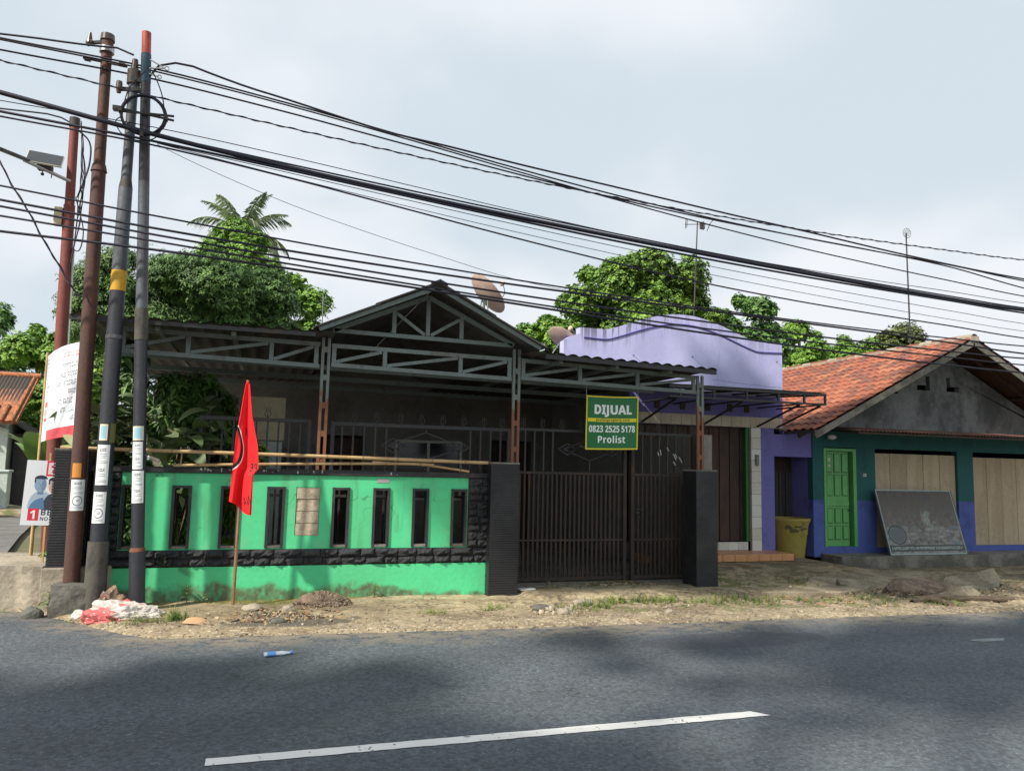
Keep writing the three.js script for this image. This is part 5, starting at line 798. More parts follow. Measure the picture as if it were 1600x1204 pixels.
{ // chipped yellow tub in the passage mouth
  const t = thing('plastic_tub', 'big chipped yellow tub standing in the passage mouth', 'tub', [9.22, 0.08, -12.02]);
  const pr = [[0.0, 0], [0.3, 0], [0.32, 0.02], [0.335, 0.19], [0.342, 0.2], [0.345, 0.22], [0.375, 0.43], [0.39, 0.45], [0.385, 0.47], [0.4, 0.6], [0.44, 0.68], [0.45, 0.72], [0.43, 0.74], [0.38, 0.72], [0.34, 0.4], [0.3, 0.06]];
  const g = new THREE.LatheGeometry(pr.map(([x, y]) => new THREE.Vector2(x, y)), 40), uv = g.attributes.uv; for (let i = 0; i < uv.count; i++) uv.setXY(i, uv.getX(i) * 2.2, g.attributes.position.getY(i));
  t.scale.set(0.86, 0.97, 0.86);
  mesh('shell', g, MAT.tubYellow, t);
  const r = rng(12), ch = []; for (let i = 0; i < 14; i++) { const a = -0.7 + 1.5 * r(), y = 0.5 + 0.1 * r(), R = 0.405; ch.push(rbox(-0.02 - 0.05 * r(), 0.02 + 0.04 * r(), -0.012, 0.012 + 0.02 * r(), -0.004, 0.004, 0.003).rotateY(a).translate(R * Math.sin(a), y, R * Math.cos(a))); }
  stuff(mesh('worn_patch', ch, MAT.tubBlack, t));
}
function dish(name, label, x, y, z, r, tilt, turn, groundY) {
  const t = thing(name, label, 'dish', [x, y, z]);
  const pr = []; for (let i = 0; i <= 10; i++) pr.push(new THREE.Vector2(r * i / 10, 0.22 * r * (i / 10) ** 2)); for (let i = 10; i >= 0; i--) pr.push(new THREE.Vector2(Math.max(0.0001, r * i / 10), 0.22 * r * (i / 10) ** 2 - 0.008));
  const g = new THREE.LatheGeometry(pr, 36), d = mesh('reflector', g, MAT.dishPink, t); d.quaternion.setFromUnitVectors(new THREE.Vector3(0, 1, 0), new THREE.Vector3(...tilt).normalize()); d.rotateY(turn);
  mesh('feed_arm', [tube([[0, 0.2 * r, r * 0.95], [0, r * 0.55, r * 0.75], [0, r * 0.95, r * 0.2]], 0.008, 12, 6)], MAT.steelDark, d);
  mesh('receiver', [ball(0, r * 1.0, r * 0.1, 0.055, 0.8, 1, 0.8)], MAT.cream, d);
  mesh('mast', [rod([0, groundY - y, -0.05], [0, -0.03, -0.02], 0.022), bar([-0.05, -0.1, -0.02], [0.05, 0.0, 0.0], 0.03, 0.03)], MAT.steelGrey, t);
  mesh('strut', [rod([0.02, groundY - y, 0.2], [0.05, -0.08, 0.05], 0.012), rod([-0.2, groundY - y, 0.0], [-0.05, -0.06, 0.0], 0.012)], MAT.steelGrey, t);
}
dish('satellite_dish', 'pinkish satellite dish tilted up behind the carport gable', 3.6, 4.62, -13.0, 0.42, [0.74, 0.66, -0.08], 0.6, 3.36);
dish('satellite_dish', 'pinkish satellite dish beside the lavender parapet', 4.78, 3.78, -12.2, 0.29, [0.55, 0.78, -0.2], 0.3, 3.5);
{ // yagi antenna on the lavender building, two more masts
  const a = thing('television_antenna', 'thin television antenna mast above the lavender parapet', 'antenna', [7.8, 3.4, -13]);
  mesh('mast', rod([0, 0, 0], [0.14, 3.1, 0], 0.018, 0.012), MAT.steelDark, a);
  mesh('boom', bar([-0.14, 3.03, 0], [0.42, 3.1, 0], 0.012), MAT.steelDark, a);
  mesh('element', [[-0.13, 0.1], [-0.1, 0.08], [0.24, 0.07], [0.27, 0.09], [0.3, 0.06]].map(([x, h]) => bar([x, 3.05 - h, 0], [x + 0.0, 3.05 + h, 0.02], 0.01)), MAT.steelDark, a);
  mesh('reflector', [bar([0.42, 3.1, 0], [0.5, 3.2, 0], 0.012), bar([0.42, 3.1, 0], [0.36, 2.96, 0], 0.012), box(0.2, 0.28, 2.98, 3.12, -0.02, 0.02)], MAT.steelDark, a);
  const b = thing('round_antenna', 'tall thin mast with round wire antenna behind the tiled roof', 'antenna', [16.26, -0.09, -16]);
  mesh('mast', rod([0, 0, 0], [-0.07, 8.2, 0], 0.03, 0.018), MAT.steelDark, b);
  mesh('wire_disc', [new THREE.TorusGeometry(0.13, 0.008, 5, 28).translate(-0.07, 8.2, 0.03).toNonIndexed(), new THREE.TorusGeometry(0.08, 0.006, 5, 24).translate(-0.07, 8.2, 0.03).toNonIndexed(), ...[0, 1, 2, 3].map((i) => rod([-0.07 - 0.13 * Math.cos(i * 0.785), 8.2 - 0.13 * Math.sin(i * 0.785), 0.03], [-0.07 + 0.13 * Math.cos(i * 0.785), 8.2 + 0.13 * Math.sin(i * 0.785), 0.03], 0.004, 0.004, 5))], MAT.steelGrey, b);
  const c = thing('small_antenna', 'small distant antenna between tree and carport gable', 'antenna', [1.23, -0.09, -20]);
  mesh('mast', rod([0, 0, 0], [0.01, 5.97, 0], 0.02, 0.014), MAT.steelGrey, c);
  mesh('element', [0, 1, 2].map((i) => bar([-0.1 + 0.02 * i, 5.75 + 0.08 * i, 0], [0.12 - 0.02 * i, 5.72 + 0.08 * i, 0], 0.012)), MAT.steelGrey, c);
}

// ================================================================ trees and plants
// one leaf spray: a few pointed folded leaves round a twig end
function spray(n, len, wid, droop, seed) {
  const r = rng(seed), pos = [], nor = [];
  for (let i = 0; i < n; i++) {
    const a = i / n * 6.283 + r() * 0.9, e = 0.25 + 0.7 * r() - droop, L = len * (0.7 + 0.5 * r());
    const d = new THREE.Vector3(Math.cos(a) * Math.cos(e), Math.sin(e), Math.sin(a) * Math.cos(e)), s = new THREE.Vector3(-Math.sin(a), 0.25 * (r() - 0.5), Math.cos(a)).normalize();
    const b = d.clone().multiplyScalar(L * 0.12), m = d.clone().multiplyScalar(L * 0.5), t = d.clone().multiplyScalar(L).add(new THREE.Vector3(0, -L * 0.2 - L * droop * 0.4, 0));
    const p = m.clone().addScaledVector(s, wid * L).add(new THREE.Vector3(0, 0.05 * L, 0)), q = m.clone().addScaledVector(s, -wid * L).add(new THREE.Vector3(0, 0.05 * L, 0));
    for (const tri of [[b, p, m], [m, p, t], [b, m, q], [m, t, q]]) for (const v of tri) pos.push(v.x, v.y, v.z);
  }
  const g = new THREE.BufferGeometry(); g.setAttribute('position', new THREE.Float32BufferAttribute(pos, 3)); g.computeVertexNormals(); return g;
}
const leafMat = (c, t = 0.3) => new THREE.MeshPhysicalMaterial({ color: lin(...c), roughness: 0.6, transmission: t, thickness: 0, side: THREE.DoubleSide });
const SPRAY = { round: spray(8, 1, 0.3, 0.1, 1), long: spray(9, 1, 0.15, 0.35, 2), broad: spray(6, 1, 0.36, 0.2, 3) };
// crown: lobes scattered through the volume, leaves thickest on each lobe's skin
function crownItems(lobes, count, size, tones, seed) {
  const r = rng(seed), items = [], o = new THREE.Object3D(), total = lobes.reduce((s, l) => s + l.r * l.r, 0), up = new THREE.Vector3(0, 1, 0);
  for (const l of lobes) {
    const n = Math.round(count * l.r * l.r / total), tone = r();
    for (let i = 0; i < n; i++) {
      const d = new THREE.Vector3(r() * 2 - 1, r() * 2 - 1, r() * 2 - 1); if (d.lengthSq() > 1 || d.lengthSq() < 1e-3) { i--; continue; } d.normalize(); if (d.y < -0.35 && r() < 0.6) d.y *= -1;
      const bump = 0.55 + 0.85 * f3(d.x * 2.2 + l.x, d.y * 2.2 + l.y, d.z * 2.2 + l.z, 3, seed), k = l.r * bump * (1 - 0.45 * Math.pow(r(), 2.2));
      const jt = l.r > 1 ? 0.12 : 0.42 * l.r; o.position.set(l.x + d.x * k + (r() + r() - 1) * jt, l.y + d.y * k * (l.sy || 0.85) + (r() + r() - 1) * jt, l.z + d.z * k + (r() + r() - 1) * jt);
      o.quaternion.setFromUnitVectors(up, d.clone().lerp(up, 0.35 + 0.3 * r()).normalize()); o.rotateY(r() * 6.283); o.scale.setScalar(size * (0.5 + 1.0 * r() * r() + 0.2 * r())); o.updateMatrix();
      const a = tones[Math.floor(tones.length * clamp(0.78 * r() + 0.22 * tone, 0, 0.999))]; const c = lin(...mul(a, 0.8 + 0.4 * r())); items.push([o.matrix.clone(), c]);
    }
  }
  return items;
}
function lobesIn(cx, cy, cz, rx, ry, rz, n, lr, seed, lowCut = -0.95) {
  const r = rng(seed), out = []; let guard = 0;
  while (out.length < n && guard++ < 4000) { const x = r() * 2 - 1, y = r() * 2 - 1, z = r() * 2 - 1, q = x * x + y * y + z * z; if (q > 1 || q < 0.4 || y < lowCut) continue; out.push({ x: cx + x * (rx - lr * 0.45), y: cy + y * (ry - lr * 0.45), z: cz + z * (rz - lr * 0.45), r: lr * (0.55 + 0.95 * r() * r()) }); }
  return out;
}
function tree(name, label, base, topY, lobes, trunkR, count, size, tones, sp, seed, group, transl = 0.3) {
  const t = thing(name, label, 'tree', base, group), r = rng(seed), [bx, by, bz] = base, L = lobes.map((l) => ({ ...l, x: l.x - bx, y: l.y - by, z: l.z - bz }));
  const lo = Math.min(...L.map((l) => l.y)), fork = new THREE.Vector3((r() - 0.5) * 0.3, Math.max(0.8, lo * 0.85), (r() - 0.5) * 0.3);
  const tr = mesh('trunk', [rod([0, 0, 0], fork.clone().multiplyScalar(0.5), trunkR * 1.25, trunkR, 12), rod(fork.clone().multiplyScalar(0.5), fork, trunkR, trunkR * 0.85, 12)], MAT.bark, t);
  for (const l of L.slice(0, 14)) { const e = new THREE.Vector3(l.x, l.y, l.z), m = fork.clone().lerp(e, 0.5).add(new THREE.Vector3((r() - 0.5) * 0.4, 0.15, (r() - 0.5) * 0.4)); mesh('limb', [rod(fork.clone().multiplyScalar(0.97), m, trunkR * 0.5, trunkR * 0.3, 7), rod(m, e, trunkR * 0.3, trunkR * 0.08, 6)], MAT.bark, tr); }
  scatter('crown', SPRAY[sp], leafMat([1, 1, 1], transl), crownItems(L, count, size, tones, seed), t);
  return t;
}
const GREEN = { dark: [[0.045, 0.12, 0.022], [0.075, 0.175, 0.03], [0.13, 0.26, 0.048], [0.09, 0.195, 0.034]], bright: [[0.15, 0.31, 0.03], [0.2, 0.38, 0.04], [0.25, 0.43, 0.05], [0.11, 0.23, 0.028]], mid: [[0.11, 0.23, 0.025], [0.16, 0.31, 0.032], [0.24, 0.4, 0.045], [0.08, 0.17, 0.022]], olive: [[0.08, 0.11, 0.025], [0.11, 0.16, 0.03], [0.16, 0.2, 0.04]] };
tree('mango_tree', 'broad dark green tree behind the left carport roof', [-1.5, -0.09, -17], 6.1, [...lobesIn(-1.6, 4.55, -17, 2.35, 1.5, 2.0, 80, 0.42, 11), { x: -1.5, y: 4.5, z: -17, r: 1.35 }, { x: -2.5, y: 4.3, z: -17, r: 0.9 }, { x: -0.5, y: 4.4, z: -17, r: 0.95 }, ...lobesIn(0.1, 4.6, -16.8, 0.9, 1.0, 0.9, 10, 0.36, 17)], 0.22, 30000, 0.11, GREEN.dark, 'long', 11, 'trees behind the houses');
tree('garden_tree', 'bright green tree rising behind the broad dark tree', [-0.5, -0.09, -22], 7.8, [...lobesIn(-0.75, 6.7, -22, 1.3, 1.65, 1.3, 22, 0.42, 12), ...lobesIn(0.4, 5.6, -22, 0.95, 1.4, 1.0, 14, 0.38, 13)], 0.18, 14000, 0.12, GREEN.bright, 'round', 12, 'trees behind the houses');
tree('garden_tree', 'big bright green tree behind the lavender parapet', [10.3, -0.09, -20], 8.1, [...lobesIn(10.3, 5.5, -20, 2.75, 2.5, 2.4, 110, 0.42, 14), { x: 10.2, y: 5.5, z: -20, r: 1.85 }, { x: 11.2, y: 4.7, z: -20, r: 1.6 }, { x: 9.2, y: 4.7, z: -20, r: 1.4 }], 0.26, 36000, 0.125, GREEN.mid, 'round', 14, 'trees behind the houses');
tree('garden_tree', 'smaller dark green tree right of the big bright tree', [14.0, -0.09, -20.5], 7.3, [...lobesIn(14.2, 5.4, -20.5, 1.35, 1.9, 1.3, 46, 0.32, 15), { x: 14.1, y: 5.2, z: -20.5, r: 1.0 }, { x: 14.0, y: 4.4, z: -20.5, r: 1.1 }], 0.18, 15000, 0.12, GREEN.dark.map((c) => mul(c, 1.35)), 'round', 15, 'trees behind the houses');
tree('garden_tree', 'small bright tree peeping beside the dish and parapet', [7.2, -0.09, -19.5], 5.9, lobesIn(7.25, 4.8, -19.5, 0.95, 0.95, 0.9, 12, 0.34, 16), 0.12, 3200, 0.15, GREEN.bright, 'round', 16, 'trees behind the houses');
[[20.3, 6.4, 2.0, 'leafy tree behind the tiled roof next to the lavender wall', GREEN.bright], [23.6, 6.3, 1.7, 'leafy tree in the middle behind the tiled roof ridge', GREEN.mid], [26.6, 7.0, 1.6, 'leafy tree by the foot of the round antenna mast', GREEN.olive]].forEach(([x, y, q, label, tones], i) => tree('distant_tree', label, [x, -0.09, -26 - 0.3 * i], y + 1, [...lobesIn(x, y - 0.7, -26 - 0.3 * i, q * 1.35, q * 1.1, q, 50, 0.4, 40 + i), { x, y: y - 1.0, z: -26 - 0.3 * i, r: q * 0.75 }], 0.2, 13000, 0.14, tones, 'round', 40 + i, 'trees behind the houses'));
// far left, across the side street
tree('distant_tree', 'tall dark tree at the far left edge', [-10.6, -0.09, -33], 7, lobesIn(-10.3, 4.8, -33, 2.0, 2.6, 2.0, 30, 0.6, 51), 0.24, 7500, 0.22, GREEN.dark.map((c) => mul(c, 1.3)), 'round', 51, 'trees across the side street');
tree('distant_tree', 'yellow green tree behind the far left house', [-7.2, -0.09, -30.5], 6.2, [...lobesIn(-7.5, 4.4, -30.5, 1.5, 1.8, 1.4, 24, 0.42, 52, -0.9), ...lobesIn(-6.6, 4.6, -29.5, 1.0, 1.6, 1.0, 14, 0.4, 53, -0.9), ...lobesIn(-6.9, 2.4, -29.0, 1.3, 1.6, 1.0, 16, 0.45, 58, -0.9)], 0.2, 15000, 0.15, GREEN.bright, 'round', 52, 'trees across the side street');
tree('distant_tree', 'leafy tree seen behind the white banner', [-5.2, -0.09, -26], 5, lobesIn(-5.1, 3.2, -26, 1.1, 2.4, 1.2, 24, 0.42, 54, -0.95), 0.16, 6500, 0.17, GREEN.mid, 'round', 54, 'trees across the side street');
{ // coconut palm
  const t = thing('coconut_palm', 'coconut palm crown standing above the left trees', 'palm', [-1.15, -0.09, -27]);
  mesh('trunk', rod([0, 0, 0], [0.05, 9.35, 0], 0.18, 0.13, 12), MAT.bark, t);
  const r = rng(61), mats = [[0.13, 0.19, 0.07], [0.17, 0.23, 0.08], [0.1, 0.16, 0.06]].map((c) => leafMat(c, 0.3));
  for (let i = 0; i < 21; i++) {
    const a = i * 2.399 + r() * 0.3, e0 = i < 7 ? 1.45 - 0.09 * i : 0.95 - (i - 7) / 14 * 1.4, L = (i < 7 ? 1.5 : 1.9) + 0.5 * r(), pts = []; let p = new THREE.Vector3(0.05, 9.3, 0), e = e0;
    for (let k = 0; k <= 12; k++) { pts.push(p.clone()); p = p.clone().add(new THREE.Vector3(Math.cos(a) * Math.cos(e), Math.sin(e), Math.sin(a) * Math.cos(e)).multiplyScalar(L / 12)); e -= (i < 7 ? 0.04 : 0.09) + 0.012 * k; }
    const c = new THREE.CatmullRomCurve3(pts), pos = [];
    for (let k = 3; k < 56; k++) for (const s of [-1, 1]) {
      const u = k / 56, q = c.getPointAt(u), tn = c.getTangentAt(u), side = new THREE.Vector3(-Math.sin(a), 0, Math.cos(a)).multiplyScalar(s), l = 0.62 * Math.sin(Math.PI * Math.min(1, u * 0.86 + 0.14)) * (0.8 + 0.3 * r());
      const tip = q.clone().addScaledVector(side, l * 0.6).addScaledVector(tn, l * 0.5).add(new THREE.Vector3(0, -l * (0.45 + 0.5 * r()), 0)), b2 = q.clone().addScaledVector(tn, 0.022), md = q.clone().lerp(tip, 0.5).add(new THREE.Vector3(0, 0.07, 0));
      for (const tri of [[q, b2, md], [b2, tip, md]]) for (const v of tri) pos.push(v.x, v.y, v.z);
    }
    const g = new THREE.BufferGeometry(); g.setAttribute('position', new THREE.Float32BufferAttribute(pos, 3)); g.computeVertexNormals(); const fr = mesh('frond', g, mats[i % 3], t);
    const sp = new THREE.TubeGeometry(c, 14, 0.02, 5); mesh('midrib', sp, mats[1], fr);
  }
}
function leafBlade(L, W, bend, seg = 8) {                 // one big leaf: folded blade along +x that droops
  const pos = [], idx = [];
  for (let i = 0; i <= seg; i++) { const t = i / seg, w = W * Math.pow(Math.sin(Math.PI * Math.pow(t, 0.75)), 0.8) + 0.002, x = L * Math.sin(t * bend) / bend, y = -L * (1 - Math.cos(t * bend)) / bend; pos.push(x, y + w * 0.25, w, x, y, 0, x, y + w * 0.25, -w); if (i < seg) { const a = i * 3; idx.push(a, a + 3, a + 1, a + 1, a + 3, a + 4, a + 1, a + 4, a + 2, a + 2, a + 4, a + 5); } }
  const g = new THREE.BufferGeometry(); g.setAttribute('position', new THREE.Float32BufferAttribute(pos, 3)); g.setIndex(idx); g.computeVertexNormals(); return g;
}
const BLADE = [leafBlade(0.36, 0.085, 1.1), leafBlade(0.3, 0.07, 0.7), leafBlade(0.42, 0.095, 1.5)], bladeMats = [[0.12, 0.18, 0.055], [0.19, 0.25, 0.09], [0.08, 0.13, 0.04], [0.25, 0.29, 0.13]].map((c) => leafMat(c, 0.25));
function bigLeafShrub(label, base, h, n, spread, seed, group) {
  const t = thing('broadleaf_shrub', label, 'shrub', base, group), r = rng(seed);
  for (let k = 0; k < 4; k++) { const a = r() * 6.28, tip = [Math.cos(a) * spread * 0.7, h * (0.75 + 0.3 * r()), Math.sin(a) * spread * 0.6]; mesh('stem', rod([0, 0, 0], tip, 0.022, 0.012, 7), MAT.bark, t);
    for (let i = 0; i < n / 4; i++) { const q = 0.62 + 0.42 * r(), l = mesh('leaf', BLADE[Math.floor(r() * 3)], bladeMats[Math.floor(r() * 4)], t); l.position.set(tip[0] * q + (r() - 0.5) * spread * 0.5, tip[1] * q + (r() - 0.5) * 0.2, tip[2] * q + (r() - 0.5) * spread * 0.4); l.rotation.set((r() - 0.5) * 1.2, r() * 6.28, 0.2 + 0.7 * (r() - 0.3), 'YXZ'); } }
}
bigLeafShrub('broad-leaved shrub behind the poles under the carport', [-1.6, 0.07, -9.95], 2.4, 90, 0.55, 71, 'shrubs in the yard');
bigLeafShrub('broad-leaved shrub in the yard right of the poles', [-1.0, 0.07, -10.1], 2.3, 90, 0.55, 72, 'shrubs in the yard');
function bush(label, base, rx, ry, n, size, tones, seed, sp = 'long') {
  const t = thing('leafy_bush', label, 'bush', base, 'bushes in the yard and by the side street');
  mesh('stem', [0, 1, 2].map((i) => rod([0, 0, 0], [Math.cos(i * 2.1) * rx * 0.5, ry * 1.1, Math.sin(i * 2.1) * rx * 0.5], 0.02, 0.01, 6)), MAT.bark, t);
  scatter('foliage', SPRAY[sp], leafMat([1, 1, 1]), crownItems(lobesIn(0, ry * 1.05, 0, rx, ry, rx, 9, rx * 0.5, seed, -0.9), n, size, tones, seed), t);
}
bush('fine-leaved bush in the yard behind the flag', [-0.6, 0.07, -11.0], 0.6, 1.15, 1800, 0.16, GREEN.mid, 81);
bush('dense dark bush under the carport left of the flag', [-1.05, 0.07, -11.3], 0.75, 1.45, 3200, 0.17, GREEN.dark, 85);
bush('low yellowish bush behind the wall slots left of the flag', [-0.45, 0.07, -10.1], 0.45, 0.55, 700, 0.13, GREEN.bright, 82);
bush('dark bush filling the yard corner behind the left pillar', [-1.75, 0.07, -11.3], 0.55, 1.5, 2000, 0.18, GREEN.dark, 83);
bush('grassy bush at the foot of the left pillar', [-2.35, 0.0, -10.15], 0.2, 0.27, 260, 0.12, GREEN.bright, 84);
{ // banana plant by the far house
  const t = thing('banana_plant', 'banana plant with long leaves between far house and banner', 'plant', [-5.75, -0.09, -23.5]), big = leafBlade(1.7, 0.24, 0.9, 10), r = rng(91), ms = [[0.12, 0.24, 0.03], [0.16, 0.3, 0.05]].map((c) => leafMat(c, 0.4));
  mesh('stem', rod([0, 0, 0], [0, 1.4, 0], 0.1, 0.07, 10), matter([0.14, 0.16, 0.05], [0.1, 0.09, 0.04], { amount: 0.4, k: 211, px: 128 }), t);
  for (let i = 0; i < 9; i++) { const l = mesh('leaf', big, ms[i % 2], t); l.position.set(0, 1.3 + 0.05 * i, 0); l.rotation.set(0, i * 2.4, 1.15 - 0.1 * (i % 4), 'YXZ'); l.scale.setScalar(0.75 + 0.4 * r()); }
}
// ---------------------------------------------------------------- the roadside tree behind the viewer, whose crown shades the road and the right-hand verge
{
  const sh = (gx, gz, r, h) => ({ x: gx + sunDir.x * h / sunDir.y, y: h, z: gz + sunDir.z * h / sunDir.y, r, sy: 0.6 });   // a bough that hangs over the sun's path to (gx, gz)
  const boughs = [
    [4.4, -10.1, 0.8, 11.5], [5.4, -10.4, 0.9, 12.5], [6.2, -9.6, 0.8, 11.8], [7.5, -11.0, 1.0, 12.6], [8.6, -10.2, 0.9, 13.2], [9.8, -11.3, 1.1, 12.4], [10.9, -10.6, 1.0, 12.0], [11.8, -11.6, 1.2, 12.8], [13.2, -11.0, 1.2, 12.2], [14.8, -11.4, 1.3, 13.0], [8.2, -8.6, 0.6, 12.6], [9.7, -9.0, 0.7, 13.0], [3.8, -10.8, 0.7, 12.1], [12.5, -9.3, 0.8, 13.3], [6.9, -10.2, 0.7, 13.4], [10.6, -12.4, 0.9, 12.9],
    [-1.0, -5.3, 0.9, 12.2], [0.2, -4.8, 0.8, 11.9], [-0.4, -6.3, 0.6, 12.8], [0.9, -5.9, 0.5, 12.4], [1.1, -4.1, 0.6, 12.6], [-2.2, -6.1, 0.6, 12.6], [1.9, -4.0, 0.35, 12.0], [5.4, -5.6, 0.8, 12.7], [6.6, -6.0, 0.9, 12.9], [6.3, -5.0, 0.8, 12.5], [7.8, -5.6, 0.9, 12.6], [4.2, -6.3, 0.4, 12.2], [8.9, -6.3, 0.8, 13.1], [3.0, -6.9, 0.35, 12.8], [4.4, -4.9, 0.3, 12.4], [3.7, -4.3, 0.25, 12.7], [5.0, -4.4, 0.3, 12.2], [3.4, -5.2, 0.2, 12.6], [2.4, -4.6, 0.2, 12.8], [2.9, -5.9, 0.22, 12.3], [4.9, -6.8, 0.3, 13.0],
  ].map((a) => sh(...a));
  const t = thing('roadside_tree', 'tall spreading roadside tree on the viewer side of the road', 'tree', [-7.5, -0.09, 5.5]), [bx, by, bz] = [-7.5, -0.09, 5.5], r = rng(95);
  const fork = new THREE.Vector3(0.4, 6.5, -0.8);
  const tr = mesh('trunk', [rod([0, 0, 0], [0.2, 3.2, -0.4], 0.5, 0.4, 14), rod([0.2, 3.2, -0.4], fork, 0.4, 0.34, 14)], MAT.bark, t);
  const L = boughs.map((l) => ({ ...l, x: l.x - bx, y: l.y - by, z: l.z - bz }));
  const groups = []; for (const l of [...L].sort((p, q) => Math.atan2(p.z, p.x) - Math.atan2(q.z, q.x))) { if (!groups.length || groups[groups.length - 1].length >= 8) groups.push([]); groups[groups.length - 1].push(l); }
  for (const gr of groups) { // main limbs fork into thin boughs
    const c = new THREE.Vector3(); gr.forEach((l) => c.add(new THREE.Vector3(l.x, l.y, l.z))); c.multiplyScalar(1 / gr.length); const m = fork.clone().lerp(c, 0.7).add(new THREE.Vector3(0, 0.8, 0));
    mesh('limb', rod(fork, m, 0.1, 0.05, 8), MAT.bark, tr); for (const l of gr) mesh('bough', rod(m, [l.x, l.y, l.z], 0.025, 0.012, 6), MAT.bark, tr);
  }
  scatter('crown', SPRAY.broad, leafMat([1, 1, 1], 0.3), [...crownItems(L.slice(0, 16), 7600, 0.3, GREEN.mid, 96), ...crownItems(L.slice(16), 1500, 0.28, GREEN.mid, 97)], t);
}

// ================================================================ ground clutter
const bladeG = (() => { const r = rng(7), pos = []; for (let i = 0; i < 12; i++) { const a = r() * 6.28, l = 0.35 + 0.8 * r(), o = [0.12 * (r() - 0.5), 0.12 * (r() - 0.5)], b = 0.75 * r() + 0.1, w = 0.018; const m = [o[0] + Math.cos(a) * b * 0.35, l * 0.6, o[1] + Math.sin(a) * b * 0.35], t = [o[0] + Math.cos(a) * b, l, o[1] + Math.sin(a) * b], sx = -Math.sin(a) * w, sz = Math.cos(a) * w; for (const v of [[o[0] - sx, 0, o[1] - sz], [o[0] + sx, 0, o[1] + sz], m, [o[0] - sx, 0, o[1] - sz], m, [m[0] - sx, m[1], m[2] - sz], [m[0] - sx * 0.8, m[1], m[2] - sz * 0.8], [m[0] + sx * 0.8, m[1], m[2] + sz * 0.8], t]) pos.push(...v); } const g = new THREE.BufferGeometry(); g.setAttribute('position', new THREE.Float32BufferAttribute(pos, 3)); g.computeVertexNormals(); return g; })();
{
  const r = rng(101), o = new THREE.Object3D(), grass = [], put = (x, z, s, tones) => { o.position.set(x, vergeY(x, z) - 0.004, z); o.rotation.set((r() - 0.5) * 0.3, r() * 6.28, (r() - 0.5) * 0.3); const q = s * (0.45 + 1.1 * r() * r()); o.scale.set(q * (1 + r()), q * (0.6 + 0.9 * r()), q * (1 + r())); o.updateMatrix(); const c = tones[Math.floor(r() * tones.length)]; grass.push([o.matrix.clone(), lin(...mul(c, 0.8 + 0.4 * r()))]); };
  const tones = [[0.1, 0.17, 0.03], [0.15, 0.22, 0.04], [0.2, 0.23, 0.06], [0.075, 0.12, 0.03]];
  for (const [x, z, n, sx, sz, s] of [[1.83, -8.25, 16, 0.16, 0.05, 0.07], [2.5, -8.3, 14, 0.14, 0.05, 0.08], [3.35, -8.15, 40, 0.34, 0.1, 0.07], [3.75, -8.2, 24, 0.2, 0.08, 0.08], [4.25, -8.5, 60, 0.4, 0.1, 0.09], [4.7, -8.45, 36, 0.25, 0.1, 0.08], [5.3, -8.25, 60, 0.5, 0.12, 0.07], [5.9, -8.25, 50, 0.4, 0.12, 0.075], [6.6, -8.2, 44, 0.4, 0.14, 0.07], [7.3, -7.9, 30, 0.4, 0.12, 0.07], [-1.0, -8.35, 60, 0.35, 0.12, 0.07], [-1.75, -8.65, 40, 0.4, 0.1, 0.05], [-0.75, -8.3, 20, 0.1, 0.08, 0.1], [6.4, -10.2, 70, 0.5, 0.5, 0.06], [7.4, -9.6, 60, 0.5, 0.3, 0.06], [8.2, -7.6, 24, 0.3, 0.1, 0.06], [4.4, -9.55, 40, 0.8, 0.1, 0.06], [-2.45, -9.25, 16, 0.2, 0.06, 0.05], [0.25, -8.6, 14, 0.3, 0.12, 0.05], [10.4, -9.4, 40, 0.9, 0.3, 0.05]])
    for (let i = 0; i < n * 1.6; i++) put(x + (r() + r() - 1) * sx * 1.25, z + (r() + r() - 1) * sz * 2.2, s, tones);
  tag(scatter('grass', bladeG, new THREE.MeshStandardMaterial({ color: 0xffffff, roughness: 0.9, side: THREE.DoubleSide }), grass), 'tufts of short grass scattered along the verge', 'grass');
  // gravel and soil clods
  const peb = new THREE.IcosahedronGeometry(1, 0), p = peb.attributes.position; for (let i = 0; i < p.count; i++) { const k = 0.75 + 0.5 * hash(Math.round(p.getX(i) * 50), Math.round(p.getY(i) * 50), Math.round(p.getZ(i) * 50)); p.setXYZ(i, p.getX(i) * k, p.getY(i) * k * 0.65, p.getZ(i) * k); } peb.computeVertexNormals();
  const stones = [], pt = [[0.3, 0.26, 0.19], [0.24, 0.205, 0.145], [0.36, 0.32, 0.25], [0.15, 0.12, 0.09], [0.26, 0.2, 0.13]];
  const stone = (x, z, s, c, dy = 0) => { o.position.set(x, vergeY(x, z) + s * 0.25 + dy, z); o.rotation.set(r() * 6, r() * 6, r() * 6); o.scale.set(s * (0.8 + 0.6 * r()), s * (0.6 + 0.5 * r()), s * (0.8 + 0.5 * r())); o.updateMatrix(); stones.push([o.matrix.clone(), lin(...mul(c, 0.7 + 0.6 * r()))]); };
  for (let i = 0; i < 2400; i++) { const x = -1.4 + 12 * r(), d = 0.02 + 0.75 * r() * r(); stone(x, edgeZ(x) - d, 0.004 + 0.016 * r() * r() * r(), pt[Math.floor(r() * 5)]); }
  for (let i = 0; i < 1300; i++) { const x = -0.9 + 12 * r(), z = edgeZ(x) - 0.2 - 1.5 * r(); stone(x, z, 0.004 + 0.012 * r() * r(), pt[Math.floor(r() * 5)]); }
  for (let i = 0; i < 260; i++) stone(3.25 + 0.4 * (r() + r() - 1), -8.15 + 0.25 * (r() + r() - 1), 0.008 + 0.03 * r() * r(), pt[Math.floor(r() * 5)]);
  for (let i = 0; i < 340; i++) stone(0.3 + 0.55 * (r() + r() - 1), -8.3 + 0.4 * (r() + r() - 1), 0.006 + 0.022 * r() * r(), pt[3 - 2 * Math.floor(r() * 2)]);
